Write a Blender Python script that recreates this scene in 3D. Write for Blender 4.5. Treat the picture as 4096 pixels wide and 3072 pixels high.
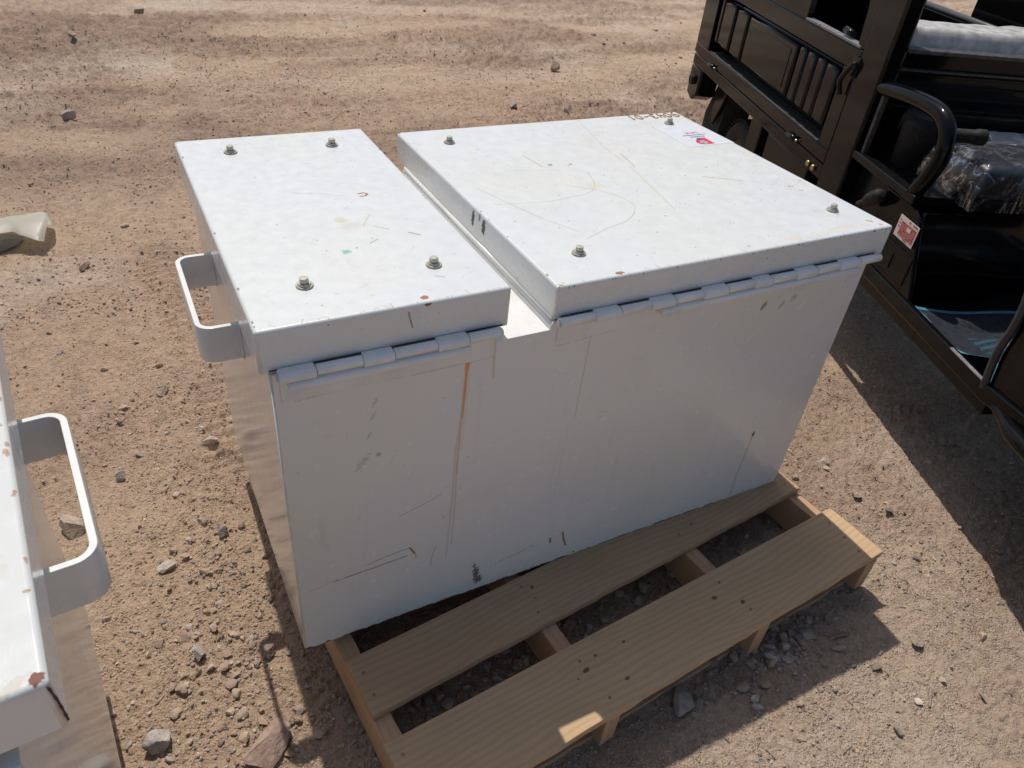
import bpy, bmesh, math, random
import numpy as np
from mathutils import Vector, Matrix

for o in list(bpy.data.objects):
    bpy.data.objects.remove(o, do_unlink=True)
SC = bpy.context.scene
COL = SC.collection
R = math.radians
GZ = -0.13                      # mean ground level; z = 0 is the top of the pallet deck

# ------------------------------------------------------------------ camera, sky, sun, exposure
yaw, pitch, roll = 0.5444, 0.6441, 0.1139
fwd = Vector((math.sin(yaw)*math.cos(pitch), math.cos(yaw)*math.cos(pitch), -math.sin(pitch)))
rgt = Vector((math.cos(yaw), -math.sin(yaw), 0.0))
upv = rgt.cross(fwd)
r2 = rgt*math.cos(roll) + upv*math.sin(roll)
u2 = -rgt*math.sin(roll) + upv*math.cos(roll)
cd = bpy.data.cameras.new('camera')
cam = bpy.data.objects.new('camera', cd); COL.objects.link(cam)
M = Matrix((r2, u2, -fwd)).transposed().to_4x4()
M.translation = Vector((-0.1290, -0.8610, 1.2923))
cam.matrix_world = M
cd.sensor_width = 36.0
cd.lens = 36.0*2959.8/4096.0
cd.clip_start = 0.02; cd.clip_end = 3000
SC.camera = cam

SUNV = Vector((0.011, 0.536, 1.0)).normalized()     # towards the sun
w = bpy.data.worlds.new('World'); SC.world = w; w.use_nodes = True
nt = w.node_tree; nt.nodes.clear()
sky = nt.nodes.new('ShaderNodeTexSky'); sky.sky_type = 'NISHITA'; sky.sun_disc = False
sky.sun_elevation = math.asin(SUNV.z); sky.sun_rotation = math.atan2(SUNV.x, SUNV.y)
sky.air_density = 1.0; sky.dust_density = 2.0; sky.ozone_density = 0.6
bg = nt.nodes.new('ShaderNodeBackground'); bg.inputs['Strength'].default_value = 0.10
wo = nt.nodes.new('ShaderNodeOutputWorld')
nt.links.new(sky.outputs[0], bg.inputs[0]); nt.links.new(bg.outputs[0], wo.inputs[0])
sd = bpy.data.lights.new('sun', 'SUN'); sd.energy = 3.75; sd.angle = R(0.53); sd.color = (1.0, 0.945, 0.88)
so = bpy.data.objects.new('sun', sd); COL.objects.link(so)
so.rotation_euler = (-SUNV).to_track_quat('-Z', 'Y').to_euler()
SC.view_settings.view_transform = 'Standard'; SC.view_settings.look = 'None'
SC.view_settings.exposure = -0.14; SC.view_settings.gamma = 1.0
SC.render.engine = 'CYCLES'

# ------------------------------------------------------------------ tagging
def tag(o, label=None, cat=None, group=None, kind=None):
    if label: o['label'] = label
    if cat: o['category'] = cat
    if group: o['group'] = group
    if kind: o['kind'] = kind
    return o

def empty(name, loc=(0, 0, 0), rz=0.0):
    o = bpy.data.objects.new(name, None); COL.objects.link(o)
    o.location = loc; o.rotation_euler = (0, 0, rz); o.empty_display_size = 0.1
    return o

# ------------------------------------------------------------------ numpy noise
def _h(ix, iy, s):
    n = (ix.astype(np.int64)*374761393 + iy.astype(np.int64)*668265263 + s*1442695041) & 0xffffffff
    n = ((n ^ (n >> 13))*1274126177) & 0xffffffff
    n = (n ^ (n >> 16)) & 0xffffff
    return n.astype(np.float32)/float(0xffffff)
def vn(x, y, s=0):
    xi = np.floor(x); yi = np.floor(y); fx = (x-xi).astype(np.float32); fy = (y-yi).astype(np.float32)
    fx = fx*fx*(3-2*fx); fy = fy*fy*(3-2*fy)
    a = _h(xi, yi, s); b = _h(xi+1, yi, s); c = _h(xi, yi+1, s); d = _h(xi+1, yi+1, s)
    return (a*(1-fx)+b*fx)*(1-fy) + (c*(1-fx)+d*fx)*fy
def fbm(x, y, s=0, o=4, g=0.5):
    t = 0; a = 1; n = 0
    for i in range(o):
        t = t + a*vn(x*2**i+i*17.3, y*2**i-i*9.1, s+i); n += a; a *= g
    return t/n
def sst(a, b, x):
    t = np.clip((x-a)/(b-a), 0, 1); return t*t*(3-2*t)

# ------------------------------------------------------------------ materials
MATS = {}
def newmat(name):
    m = bpy.data.materials.new(name); m.use_nodes = True
    n = m.node_tree; n.nodes.clear()
    out = n.nodes.new('ShaderNodeOutputMaterial'); b = n.nodes.new('ShaderNodeBsdfPrincipled')
    n.links.new(b.outputs[0], out.inputs[0]); MATS[name] = m
    return m, n, b
def nz(n, scale, detail=4, rough=0.55, vec=None, dist=0.0):
    t = n.nodes.new('ShaderNodeTexNoise'); t.inputs['Scale'].default_value = scale
    t.inputs['Detail'].default_value = detail; t.inputs['Roughness'].default_value = rough
    t.inputs['Distortion'].default_value = dist
    if vec: n.links.new(vec, t.inputs['Vector'])
    return t.outputs['Fac']
def ramp(n, fac, pts):
    r = n.nodes.new('ShaderNodeValToRGB'); e = r.color_ramp.elements
    while len(e) < len(pts): e.new(0.5)
    for i, (p, c) in enumerate(pts):
        e[i].position = p; e[i].color = (*c, 1) if len(c) == 3 else c
    n.links.new(fac, r.inputs[0]); return r.outputs[0]
def g(v): return (v, v, v)
def mix(n, fac, a, b, mode='MIX'):
    m = n.nodes.new('ShaderNodeMix'); m.data_type = 'RGBA'; m.blend_type = mode
    for sck, v in ((m.inputs[0], fac), (m.inputs[6], a), (m.inputs[7], b)):
        if isinstance(v, (int, float)): sck.default_value = v
        elif isinstance(v, tuple): sck.default_value = (*v, 1)
        else: n.links.new(v, sck)
    return m.outputs[2]
def mth(n, op, a, b=None, c=None):
    m = n.nodes.new('ShaderNodeMath'); m.operation = op
    for i, v in enumerate((a, b, c)):
        if v is None: continue
        if isinstance(v, (int, float)): m.inputs[i].default_value = v
        else: n.links.new(v, m.inputs[i])
    return m.outputs[0]
def bump(n, b, h, strength, dist):
    k = n.nodes.new('ShaderNodeBump'); k.inputs['Strength'].default_value = strength
    k.inputs['Distance'].default_value = dist; n.links.new(h, k.inputs['Height'])
    n.links.new(k.outputs[0], b.inputs['Normal']); return k
def objc(n, scale=(1, 1, 1), loc=(0, 0, 0)):
    tc = n.nodes.new('ShaderNodeTexCoord'); mp = n.nodes.new('ShaderNodeMapping')
    mp.inputs['Scale'].default_value = scale; mp.inputs['Location'].default_value = loc
    n.links.new(tc.outputs['Object'], mp.inputs[0]); return mp.outputs[0]
def setc(b, c, rough=0.5, metal=0.0, spec=0.5):
    b.inputs['Base Color'].default_value = (*c, 1); b.inputs['Roughness'].default_value = rough
    b.inputs['Metallic'].default_value = metal; b.inputs['Specular IOR Level'].default_value = spec

# --- painted image helpers: wear maps generated here, one per painted face, 1500 px per metre
class Canvas:
    def __init__(s, name, W, H, x0=0.0, y0=0.0, base=(0.80, 0.80, 0.775), seed=1, ppm=1500):
        s.name = name; s.ppm = ppm; s.x0 = x0; s.y0 = y0; s.W = W; s.H = H
        s.w = int(W*ppm); s.h = int(H*ppm); s.rs = np.random.RandomState(seed)
        yy, xx = np.mgrid[0:s.h, 0:s.w].astype(np.float32)
        s.X = xx/ppm + x0; s.Y = yy/ppm + y0
        s.c = np.ones((s.h, s.w, 3), np.float32)*np.array(base, np.float32)
        f = fbm(s.X*9, s.Y*9, seed*7, 5); f2 = fbm(s.X*60, s.Y*60, seed*7+3, 3)
        s.c *= (1-0.025*sst(.45, .8, f)-0.02*f2)[..., None]
        s.c[..., 2] *= 1-0.05*sst(.4, .75, fbm(s.X*5+3, s.Y*5, seed*5, 4))
    def _win(s, x0, y0, x1, y1):
        a = max(0, int((x0-s.x0)*s.ppm)); b = min(s.w, int((x1-s.x0)*s.ppm)+1)
        c = max(0, int((y0-s.y0)*s.ppm)); d = min(s.h, int((y1-s.y0)*s.ppm)+1)
        return None if a >= b or c >= d else (slice(c, d), slice(a, b))
    def put(s, w, m, col):
        m = m[..., None]; s.c[w] = s.c[w]*(1-m) + np.array(col, np.float32)*m
    def line(s, pts, wd, col, a=1.0, soft=0.0007, broken=0.0):
        for (x0, y0), (x1, y1) in zip(pts[:-1], pts[1:]):
            p = wd+soft+0.002
            w = s._win(min(x0, x1)-p, min(y0, y1)-p, max(x0, x1)+p, max(y0, y1)+p)
            if w is None: continue
            X = s.X[w]; Y = s.Y[w]; dx = x1-x0; dy = y1-y0; L2 = dx*dx+dy*dy+1e-12
            t = np.clip(((X-x0)*dx+(Y-y0)*dy)/L2, 0, 1)
            d = np.hypot(X-x0-t*dx, Y-y0-t*dy)
            m = (1-sst(wd/2, wd/2+soft, d))*a
            if broken > 0: m = m*sst(broken-.12, broken+.08, vn(X*160, Y*160, 5))
            s.put(w, m, col)
    def blob(s, x, y, rx, ry, ang, col, a=1.0, rag=0.45, fs=220, streak=1.0):
        r = max(rx, ry)*1.7; w = s._win(x-r, y-r, x+r, y+r)
        if w is None: return
        X = s.X[w]-x; Y = s.Y[w]-y; c = math.cos(ang); q = math.sin(ang)
        U = (X*c+Y*q)/rx; V = (-X*q+Y*c)/ry
        d = np.hypot(U, V) + (fbm(U*rx*fs+x*91, V*ry*fs*streak+y*77, 3, 3)-.5)*2*rag
        s.put(w, (1-sst(.8, 1.0, d))*a, col)
    def specks(s, n, x0, y0, x1, y1, smin, smax, cols, a=0.8):
        for i in range(n):
            x = s.rs.uniform(x0, x1); y = s.rs.uniform(y0, y1); q = smin*(smax/smin)**(s.rs.rand()**2.2)
            s.blob(x, y, q, q*s.rs.uniform(.3, .8), s.rs.uniform(-.6, .6), cols[s.rs.randint(len(cols))], a*s.rs.uniform(.5, 1), .4)
    def scratches(s, n, x0, y0, x1, y1, lmin, lmax, cols, a=0.5, wd=0.0006, dirn=None):
        for i in range(n):
            x = s.rs.uniform(x0, x1); y = s.rs.uniform(y0, y1); L = lmin*(lmax/lmin)**(s.rs.rand()**1.8)
            t = s.rs.uniform(0, math.pi) if dirn is None else dirn+s.rs.normal()*.5
            cv = s.rs.normal()*.5; pts = []
            for k in range(5):
                pts.append((x, y)); x += math.cos(t)*L/4; y += math.sin(t)*L/4; t += cv*.25
            s.line(pts, wd*s.rs.uniform(.6, 1.3), cols[s.rs.randint(len(cols))], a*s.rs.uniform(.4, 1), .0006, .25)
    def image(s):
        im = bpy.data.images.new(s.name, s.w, s.h, alpha=False, float_buffer=False)
        im.colorspace_settings.name = 'Non-Color'
        px = np.ones((s.h, s.w, 4), np.float32); px[..., :3] = np.clip(s.c, 0, 1)
        im.pixels.foreach_set(px.ravel()); im.update(); im.pack()
        return im

def paint_mat(name, canvas=None, base=(0.80, 0.80, 0.775), rough=0.2):
    m, n, b = newmat(name)
    v = objc(n)
    if canvas is None:
        c = mix(n, ramp(n, nz(n, 14, 5, .6, v), [(.45, g(0)), (.75, g(1))]), base, tuple(x*.88 for x in base))
        lum = None
    else:
        t = n.nodes.new('ShaderNodeTexImage'); t.image = canvas.image(); t.interpolation = 'Linear'; t.extension = 'EXTEND'
        uv = n.nodes.new('ShaderNodeUVMap'); uv.uv_map = 'UVMap'; n.links.new(uv.outputs[0], t.inputs[0])
        c = t.outputs['Color']
        lum = n.nodes.new('ShaderNodeRGBToBW'); n.links.new(c, lum.inputs[0]); lum = lum.outputs[0]
    n.links.new(c, b.inputs['Base Color'])
    rr = ramp(n, nz(n, 40, 4, .6, v), [(.35, g(rough*.8)), (.7, g(rough*1.5))])
    if lum is not None:
        k = ramp(n, lum, [(.25, g(.75)), (.62, g(0.0))])
        rr = mix(n, 1.0, rr, k, 'LIGHTEN')
    n.links.new(rr, b.inputs['Roughness'])
    h = mth(n, 'ADD', mth(n, 'MULTIPLY', nz(n, 3.2, 1, .5, v), 9.0), mth(n, 'MULTIPLY', nz(n, 420, 2, .5, v), .7))
    bump(n, b, h, 0.16, 0.0006)
    return m

def simple_mat(name, c, rough=.5, metal=0., spec=.5, var=.25, vscale=30, bmp=0.0, bscale=200):
    m, n, b = newmat(name); setc(b, c, rough, metal, spec)
    v = objc(n)
    f = nz(n, vscale, 5, .6, v)
    n.links.new(ramp(n, f, [(.3, tuple(x*(1-var) for x in c)), (.7, tuple(min(1, x*(1+var)) for x in c))]), b.inputs['Base Color'])
    if rough < .95:
        n.links.new(ramp(n, nz(n, vscale*1.7, 4, .6, v), [(.3, g(rough*.75)), (.75, g(min(1, rough*1.35)))]), b.inputs['Roughness'])
    if bmp: bump(n, b, nz(n, bscale, 3, .6, v), bmp, .001)
    return m

def wood_mat(name, c1, c2, seed=0.0, knots=((.3, .03),)):
    """board along local X, grain drawn as stretched rings; knots at the given local x, y"""
    m, n, b = newmat(name)
    tc = n.nodes.new('ShaderNodeTexCoord'); sp = n.nodes.new('ShaderNodeSeparateXYZ'); n.links.new(tc.outputs['Object'], sp.inputs[0])
    x, y, z = sp.outputs
    bend = None
    for (kx, ky) in knots:
        dx = mth(n, 'SUBTRACT', x, kx); dy = mth(n, 'SUBTRACT', y, ky)
        r = mth(n, 'SQRT', mth(n, 'ADD', mth(n, 'POWER', mth(n, 'MULTIPLY', mth(n, 'ABSOLUTE', dx), .30), 2.0), mth(n, 'POWER', mth(n, 'ABSOLUTE', dy), 2.0)))
        q = mth(n, 'MULTIPLY', mth(n, 'EXPONENT', mth(n, 'MULTIPLY', r, -42.0)), 0.03)
        q = mth(n, 'MULTIPLY', q, mth(n, 'SIGN', dy))
        bend = q if bend is None else mth(n, 'ADD', bend, q)
    cmb = n.nodes.new('ShaderNodeCombineXYZ')
    n.links.new(mth(n, 'MULTIPLY', x, .55), cmb.inputs[0]); n.links.new(mth(n, 'ADD', mth(n, 'MULTIPLY', z, .6), seed), cmb.inputs[2])
    yy = mth(n, 'SUBTRACT', y, bend) if bend is not None else y
    n.links.new(yy, cmb.inputs[1])
    warp = nz(n, 3.2, 3, .45, cmb.outputs[0])
    ring = mth(n, 'ADD', mth(n, 'MULTIPLY', yy, 430.0), mth(n, 'MULTIPLY', warp, 42.0))
    ring = mth(n, 'ADD', mth(n, 'MULTIPLY', mth(n, 'SINE', ring), .5), .5)
    ring = mth(n, 'POWER', ring, 2.2)
    cm2 = n.nodes.new('ShaderNodeCombineXYZ'); n.links.new(mth(n, 'MULTIPLY', x, 12.0), cm2.inputs[0])
    n.links.new(mth(n, 'MULTIPLY', yy, 420.0), cm2.inputs[1]); n.links.new(mth(n, 'ADD', z, seed), cm2.inputs[2])
    fib = nz(n, 1.0, 4, .6, cm2.outputs[0])
    big = nz(n, 9.0, 4, .6, cmb.outputs[0])
    c = mix(n, mth(n, 'MULTIPLY', ring, .42), c1, c2)
    c = mix(n, ramp(n, fib, [(.35, g(0)), (.75, g(.5))]), c, tuple(q*.72 for q in c1))
    c = mix(n, ramp(n, big, [(.4, g(0)), (.75, g(.45))]), c, (c1[0]*.68, c1[1]*.66, c1[2]*.62))
    n.links.new(c, b.inputs['Base Color']); b.inputs['Roughness'].default_value = .8
    b.inputs['Specular IOR Level'].default_value = .25
    bump(n, b, mth(n, 'ADD', mth(n, 'MULTIPLY', ring, -.5), fib), .55, .0012)
    return m

# ground: sandy reddish-tan dirt with paler dust and browner clods
def ground_mat():
    m, n, b = newmat('dirt'); v = objc(n)
    at = n.nodes.new('ShaderNodeVertexColor'); at.layer_name = 'soil'
    sp = n.nodes.new('ShaderNodeSeparateColor'); n.links.new(at.outputs['Color'], sp.inputs[0])
    rough_f, pale_f, red_f = sp.outputs
    f1 = nz(n, 55, 6, .7, v); f2 = nz(n, 420, 3, .7, v); f3 = nz(n, 6.5, 5, .6, v)
    c = mix(n, f3, (.79, .585, .405), (.73, .53, .36))
    c = mix(n, rough_f, c, (.50, .355, .26))
    c = mix(n, red_f, c, (.70, .49, .34))
    c = mix(n, pale_f, c, (.82, .66, .51))
    c = mix(n, ramp(n, f1, [(.38, g(.45)), (.58, g(0))]), c, (.38, .26, .19))
    c = mix(n, ramp(n, f2, [(.60, g(0)), (.74, g(.6))]), c, (.58, .47, .38))
    c = mix(n, ramp(n, f2, [(.28, g(.6)), (.40, g(0))]), c, (.16, .11, .085))
    n.links.new(c, b.inputs['Base Color']); b.inputs['Roughness'].default_value = .95
    b.inputs['Specular IOR Level'].default_value = .15
    h = mth(n, 'ADD', mth(n, 'ADD', nz(n, 170, 5, .75, v), mth(n, 'MULTIPLY', nz(n, 60, 4, .7, v), 1.3)), mth(n, 'MULTIPLY', nz(n, 650, 2, .6, v), .35))
    vo = n.nodes.new('ShaderNodeTexVoronoi'); vo.inputs['Scale'].default_value = 150; n.links.new(v, vo.inputs['Vector'])
    vo2 = n.nodes.new('ShaderNodeTexVoronoi'); vo2.inputs['Scale'].default_value = 330; n.links.new(v, vo2.inputs['Vector'])
    gm = ramp(n, nz(n, 18, 4, .6, v), [(.42, g(0)), (.6, g(1))])
    pk = mth(n, 'MAXIMUM', mth(n, 'SUBTRACT', .52, vo.outputs['Distance']), 0.0)
    pk2 = mth(n, 'MAXIMUM', mth(n, 'SUBTRACT', .50, vo2.outputs['Distance']), 0.0)
    h = mth(n, 'ADD', h, mth(n, 'MULTIPLY', mth(n, 'ADD', mth(n, 'MULTIPLY', pk, 1.5), mth(n, 'MULTIPLY', pk2, .8)), gm))
    bump(n, b, h, 1.0, .011)
    return m
def rock_mat(name, vc=None, c=(.42, .36, .31)):
    m, n, b = newmat(name); v = objc(n)
    f = nz(n, 45, 6, .65, v)
    if vc:
        at = n.nodes.new('ShaderNodeVertexColor'); at.layer_name = vc; base = at.outputs[0]
    else: base = c
    dk = mix(n, 1.0, base, (.66, .62, .58), 'MULTIPLY')
    cc = mix(n, ramp(n, f, [(.35, g(1)), (.62, g(0))]), base, dk)
    cc = mix(n, ramp(n, nz(n, 14, 5, .6, v), [(.5, g(0)), (.72, g(.6))]), cc, (.47, .35, .25))
    n.links.new(cc, b.inputs['Base Color']); b.inputs['Roughness'].default_value = .88
    b.inputs['Specular IOR Level'].default_value = .3
    bump(n, b, nz(n, 180, 5, .65, v), .6, .003)
    return m

# ------------------------------------------------------------------ mesh helpers
def link_mesh(name, me, parent=None, mats=()):
    o = bpy.data.objects.new(name, me); COL.objects.link(o)
    for m in mats: me.materials.append(m)
    if parent: o.parent = parent
    return o
def bm_obj(name, bm, mats, parent=None, smooth=False):
    me = bpy.data.meshes.new(name)
    if smooth:
        for f in bm.faces: f.smooth = True
    bmesh.ops.recalc_face_normals(bm, faces=bm.faces)
    bm.to_mesh(me); bm.free()
    return link_mesh(name, me, parent, mats if isinstance(mats, (list, tuple)) else [mats])
def bevel(bm, wd, seg=3, edges=None):
    if wd <= 0: return
    r = bmesh.ops.bevel(bm, geom=edges or list(bm.edges), offset=wd, segments=seg, profile=.5, affect='EDGES', clamp_overlap=True)
    for f in r['faces']: f.smooth = True
def bm_box(x0, x1, y0, y1, z0, z1, bv=0.0, seg=3, bm=None):
    own = bmesh.new()
    vs = [own.verts.new(p) for p in ((x0, y0, z0), (x1, y0, z0), (x1, y1, z0), (x0, y1, z0), (x0, y0, z1), (x1, y0, z1), (x1, y1, z1), (x0, y1, z1))]
    for f in ((0, 3, 2, 1), (4, 5, 6, 7), (0, 1, 5, 4), (1, 2, 6, 5), (2, 3, 7, 6), (3, 0, 4, 7)): own.faces.new([vs[i] for i in f])
    if bv: bevel(own, bv, seg)
    if bm is None: return own
    return merge(bm, own)
def merge(bm, other, mi=None):
    me = bpy.data.meshes.new('tmp')
    if mi is not None:
        for f in other.faces: f.material_index = mi
    other.to_mesh(me); other.free(); bm.from_mesh(me); bpy.data.meshes.remove(me); return bm
def box(name, x0, x1, y0, y1, z0, z1, mat, parent=None, bv=0.003, seg=2):
    return bm_obj(name, bm_box(min(x0, x1), max(x0, x1), min(y0, y1), max(y0, y1), min(z0, z1), max(z0, z1), bv, seg), mat, parent)
def prism(pts, axis, a0, a1, bv=0.0, seg=2):
    """pts: 2D outline; extruded along axis ('x','y','z') from a0 to a1"""
    bm = bmesh.new()
    def P(p, a): return {'y': (p[0], a, p[1]), 'x': (a, p[0], p[1]), 'z': (p[0], p[1], a)}[axis]
    A = [bm.verts.new(P(p, a0)) for p in pts]; B = [bm.verts.new(P(p, a1)) for p in pts]
    bm.faces.new(A); bm.faces.new(B[::-1]); n = len(pts)
    for i in range(n): bm.faces.new((A[i], B[i], B[(i+1) % n], A[(i+1) % n]))
    bmesh.ops.recalc_face_normals(bm, faces=bm.faces)
    if bv: bevel(bm, bv, seg)
    return bm
def tube(path, r, seg=14, caps=True, bm=None, flat=1.0):
    """path: list of 3D points; r: radius or list"""
    bm = bm or bmesh.new(); pts = [Vector(p) for p in path]; n = len(pts)
    rr = r if isinstance(r, (list, tuple)) else [r]*n
    t0 = (pts[1]-pts[0]).normalized(); a = Vector((0, 0, 1)) if abs(t0.z) < .9 else Vector((1, 0, 0))
    nrm = (a-t0*a.dot(t0)).normalized(); rings = []
    for i in range(n):
        t = (pts[min(i+1, n-1)]-pts[max(i-1, 0)]).normalized()
        nrm = (nrm-t*nrm.dot(t)).normalized(); bn = t.cross(nrm)
        rings.append([bm.verts.new(pts[i]+(nrm*math.cos(k*2*math.pi/seg)*flat+bn*math.sin(k*2*math.pi/seg))*rr[i]) for k in range(seg)])
    for i in range(n-1):
        for k in range(seg):
            f = bm.faces.new((rings[i][k], rings[i][(k+1) % seg], rings[i+1][(k+1) % seg], rings[i+1][k])); f.smooth = True
    if caps: bm.faces.new(rings[0][::-1]); bm.faces.new(rings[-1])
    return bm
def bez(pts, n=8):
    """rounded polyline through Catmull-Rom"""
    P = [Vector(p) for p in pts]; P = [P[0]*2-P[1]] + P + [P[-1]*2-P[-2]]; out = []
    for i in range(1, len(P)-2):
        for k in range(n):
            t = k/n; a, b, c, d = P[i-1], P[i], P[i+1], P[i+2]
            out.append(.5*((2*b)+(c-a)*t+(2*a-5*b+4*c-d)*t*t+(3*b-a-3*c+d)*t**3))
    out.append(P[-2]); return out
def uv_planar(me, axes, x0, W, y0, H):
    uv = me.uv_layers.get('UVMap') or me.uv_layers.new(name='UVMap')
    return uv
def face_uv(o, rules):
    """rules: list of (material index, test(normal, centre), axis a, axis b, a0, A, b0, B)"""
    me = o.data; uv = me.uv_layers.new(name='UVMap')
    for p in me.polygons:
        p.material_index = 0
        for mi, test, ax, bx, a0, A, b0, B in rules:
            if test(p.normal, p.center):
                p.material_index = mi
                for li in p.loop_indices:
                    c = me.vertices[me.loops[li].vertex_index].co
                    uv.data[li].uv = ((c[ax]-a0)/A, (c[bx]-b0)/B)
                break
def text_bm(s, size, mi=0, extrude=0.0002, align='CENTER'):
    cu = bpy.data.curves.new('tmp_text', 'FONT'); cu.body = s; cu.size = size; cu.extrude = extrude; cu.align_x = align; cu.resolution_u = 3
    o = bpy.data.objects.new('tmp_text', cu); COL.objects.link(o)
    dg = bpy.context.evaluated_depsgraph_get(); me = bpy.data.meshes.new_from_object(o.evaluated_get(dg))
    bm = bmesh.new(); bm.from_mesh(me)
    for f in bm.faces: f.material_index = mi
    bpy.data.objects.remove(o); bpy.data.curves.remove(cu); bpy.data.meshes.remove(me)
    return bm
def copy_tree(o, parent=None):
    c = o.copy(); COL.objects.link(c); c.parent = parent
    for ch in o.children: copy_tree(ch, c)
    return c

# ------------------------------------------------------------------ ground
def soil(x, y):
    """(rough, pale, red) masks in 0..1"""
    ro = sst(.46, .62, fbm(x*.62+y*.05+4.0, y*1.1+2.0, 11, 4))
    d = np.hypot(x-.4, y-.3)
    ro = ro*(.35+.65*sst(1.6, 3.2, y)) + .12
    ro = np.clip(ro + .25*sst(.5, .7, fbm(x*3.1, y*3.1, 51, 3)), 0, 1)
    band = sst(2.2, 3.0, y)*(1-sst(4.2, 5.4, y+.25*(x-1)))
    ro = np.clip(ro+band*.45*sst(.35, .6, fbm(x*1.7, y*2.1, 61, 4)), 0, 1)
    pa = sst(.55, .72, fbm(x*1.6+9, y*1.6, 21, 4))*.75
    st = fbm(x*.22+1.5, y*2.4+.35*np.sin(x*.6), 91, 4); fy = sst(2.8, 4.6, y)
    ro = np.clip(ro+fy*.55*(sst(.50, .64, st)-.35), 0, 1)
    pa = np.clip(pa + .40*sst(5.0, 7.5, y) + fy*.45*(1-sst(.36, .5, st)), 0, 1)*(1-ro*.6)
    re = sst(.48, .7, fbm(x*.9-5, y*.9+3, 31, 4))*.6
    return ro, pa, re
def height(x, y):
    ro, pa, re = soil(x, y)
    far = sst(2.0, 4.5, np.hypot(x-.4, y-.3))
    h = (fbm(x*.8, y*.8, 1, 3)-.5)*.05*far
    h += (fbm(x*4.5, y*4.5, 2, 3)-.5)*.014
    b1 = np.abs(fbm(x*19, y*19, 3, 2)-.5)*2
    h += (sst(.42, .75, fbm(x*22, y*22, 5, 3))*.020*ro)*(.4+.9*far)
    h += (fbm(x*11, y*13, 15, 3)-.5)*.034*ro*far
    h += (fbm(x*.25, y*3.0, 92, 3)-.5)*.045*sst(3.2, 5.0, y)
    h += (vn(x*55, y*55, 6)-.5)*(.0022+.0070*ro+.006*ro*far)
    h += sst(.50, .8, vn(x*95+.3, y*95, 7))*(.0034+.005*ro)*(.4+.6*sst(.4, .6, vn(x*7, y*7, 71)))
    h += (vn(x*190, y*190, 8)-.5)*.0028
    # tyre prints left by traffic (two shallow tracks of lugs behind the box on the left)
    for (cx, cy, a, L) in ((-.02, 1.62, .10, .55), (.02, 1.05, -.05, .45)):
        ux = math.cos(a); uy = math.sin(a); s = (x-cx)*uy*-1+(y-cy)*ux; t = (x-cx)*ux+(y-cy)*uy
        msk = (1-sst(L*.7, L, np.abs(s)))*(1-sst(.07, .10, np.abs(t)))
        h += msk*(np.sin(s*2*math.pi/.042+np.abs(t)*22)*.0055-.004)
    return h + GZ + .002
cx0, cy0 = -.129, -.861
angs = np.concatenate([np.linspace(-34, 92, 1250), np.linspace(92, 326, 90)[1:-1]])*math.pi/180
rads = [.12]
while rads[-1] < 16: rads.append(rads[-1]*1.0032 if rads[-1] > .55 else rads[-1]*1.02)
while rads[-1] < 900: rads.append(rads[-1]*1.25)
rads = np.array(rads)
RR, AA = np.meshgrid(rads, angs, indexing='ij')
gx = cx0+RR*np.sin(AA); gy = cy0+RR*np.cos(AA)
gz = height(gx, gy)
gz = gz*(1-sst(14, 18, RR)) + GZ*sst(14, 18, RR)
nr, na = RR.shape
co = np.stack([gx, gy, gz], -1).reshape(-1, 3)
co = np.vstack([co, [[cx0, cy0, GZ]]]).astype(np.float32)
I = np.arange(nr-1)[:, None]*na; J = np.arange(na)[None, :]; J2 = (J+1) % na
q = np.stack([I+J, I+na+J, I+na+J2, I+J2], -1).reshape(-1, 4)[:, ::-1]
c0 = nr*na
tri = np.stack([np.full(na, c0), np.arange(na), (np.arange(na)+1) % na], -1)[:, ::-1]
def fast_mesh(name, co, quads=None, tris=None):
    me = bpy.data.meshes.new(name); nq = 0 if quads is None else len(quads); nt_ = 0 if tris is None else len(tris)
    me.vertices.add(len(co)); me.vertices.foreach_set('co', np.ascontiguousarray(co, np.float32).ravel())
    me.loops.add(nq*4+nt_*3); me.polygons.add(nq+nt_)
    li = np.concatenate([x.ravel() for x in (quads, tris) if x is not None]).astype(np.int32)
    me.loops.foreach_set('vertex_index', li)
    ls = np.concatenate([np.arange(nq)*4, nq*4+np.arange(nt_)*3]).astype(np.int32)
    me.polygons.foreach_set('loop_start', ls)
    me.update(calc_edges=True); me.validate(); return me
gme = fast_mesh('ground', co, q, tri)
gme.polygons.foreach_set('use_smooth', np.ones(len(gme.polygons), bool))
ro, pa, re = soil(co[:, 0].astype(np.float64), co[:, 1].astype(np.float64))
ca = gme.color_attributes.new('soil', 'FLOAT_COLOR', 'POINT')
ca.data.foreach_set('color', np.stack([ro, pa, re, np.ones_like(ro)], -1).astype(np.float32).ravel())
ground = link_mesh('ground', gme, None, [ground_mat()])
tag(ground, 'dry reddish tan dirt lot with clods and gravel', None, None, 'structure')

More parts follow.
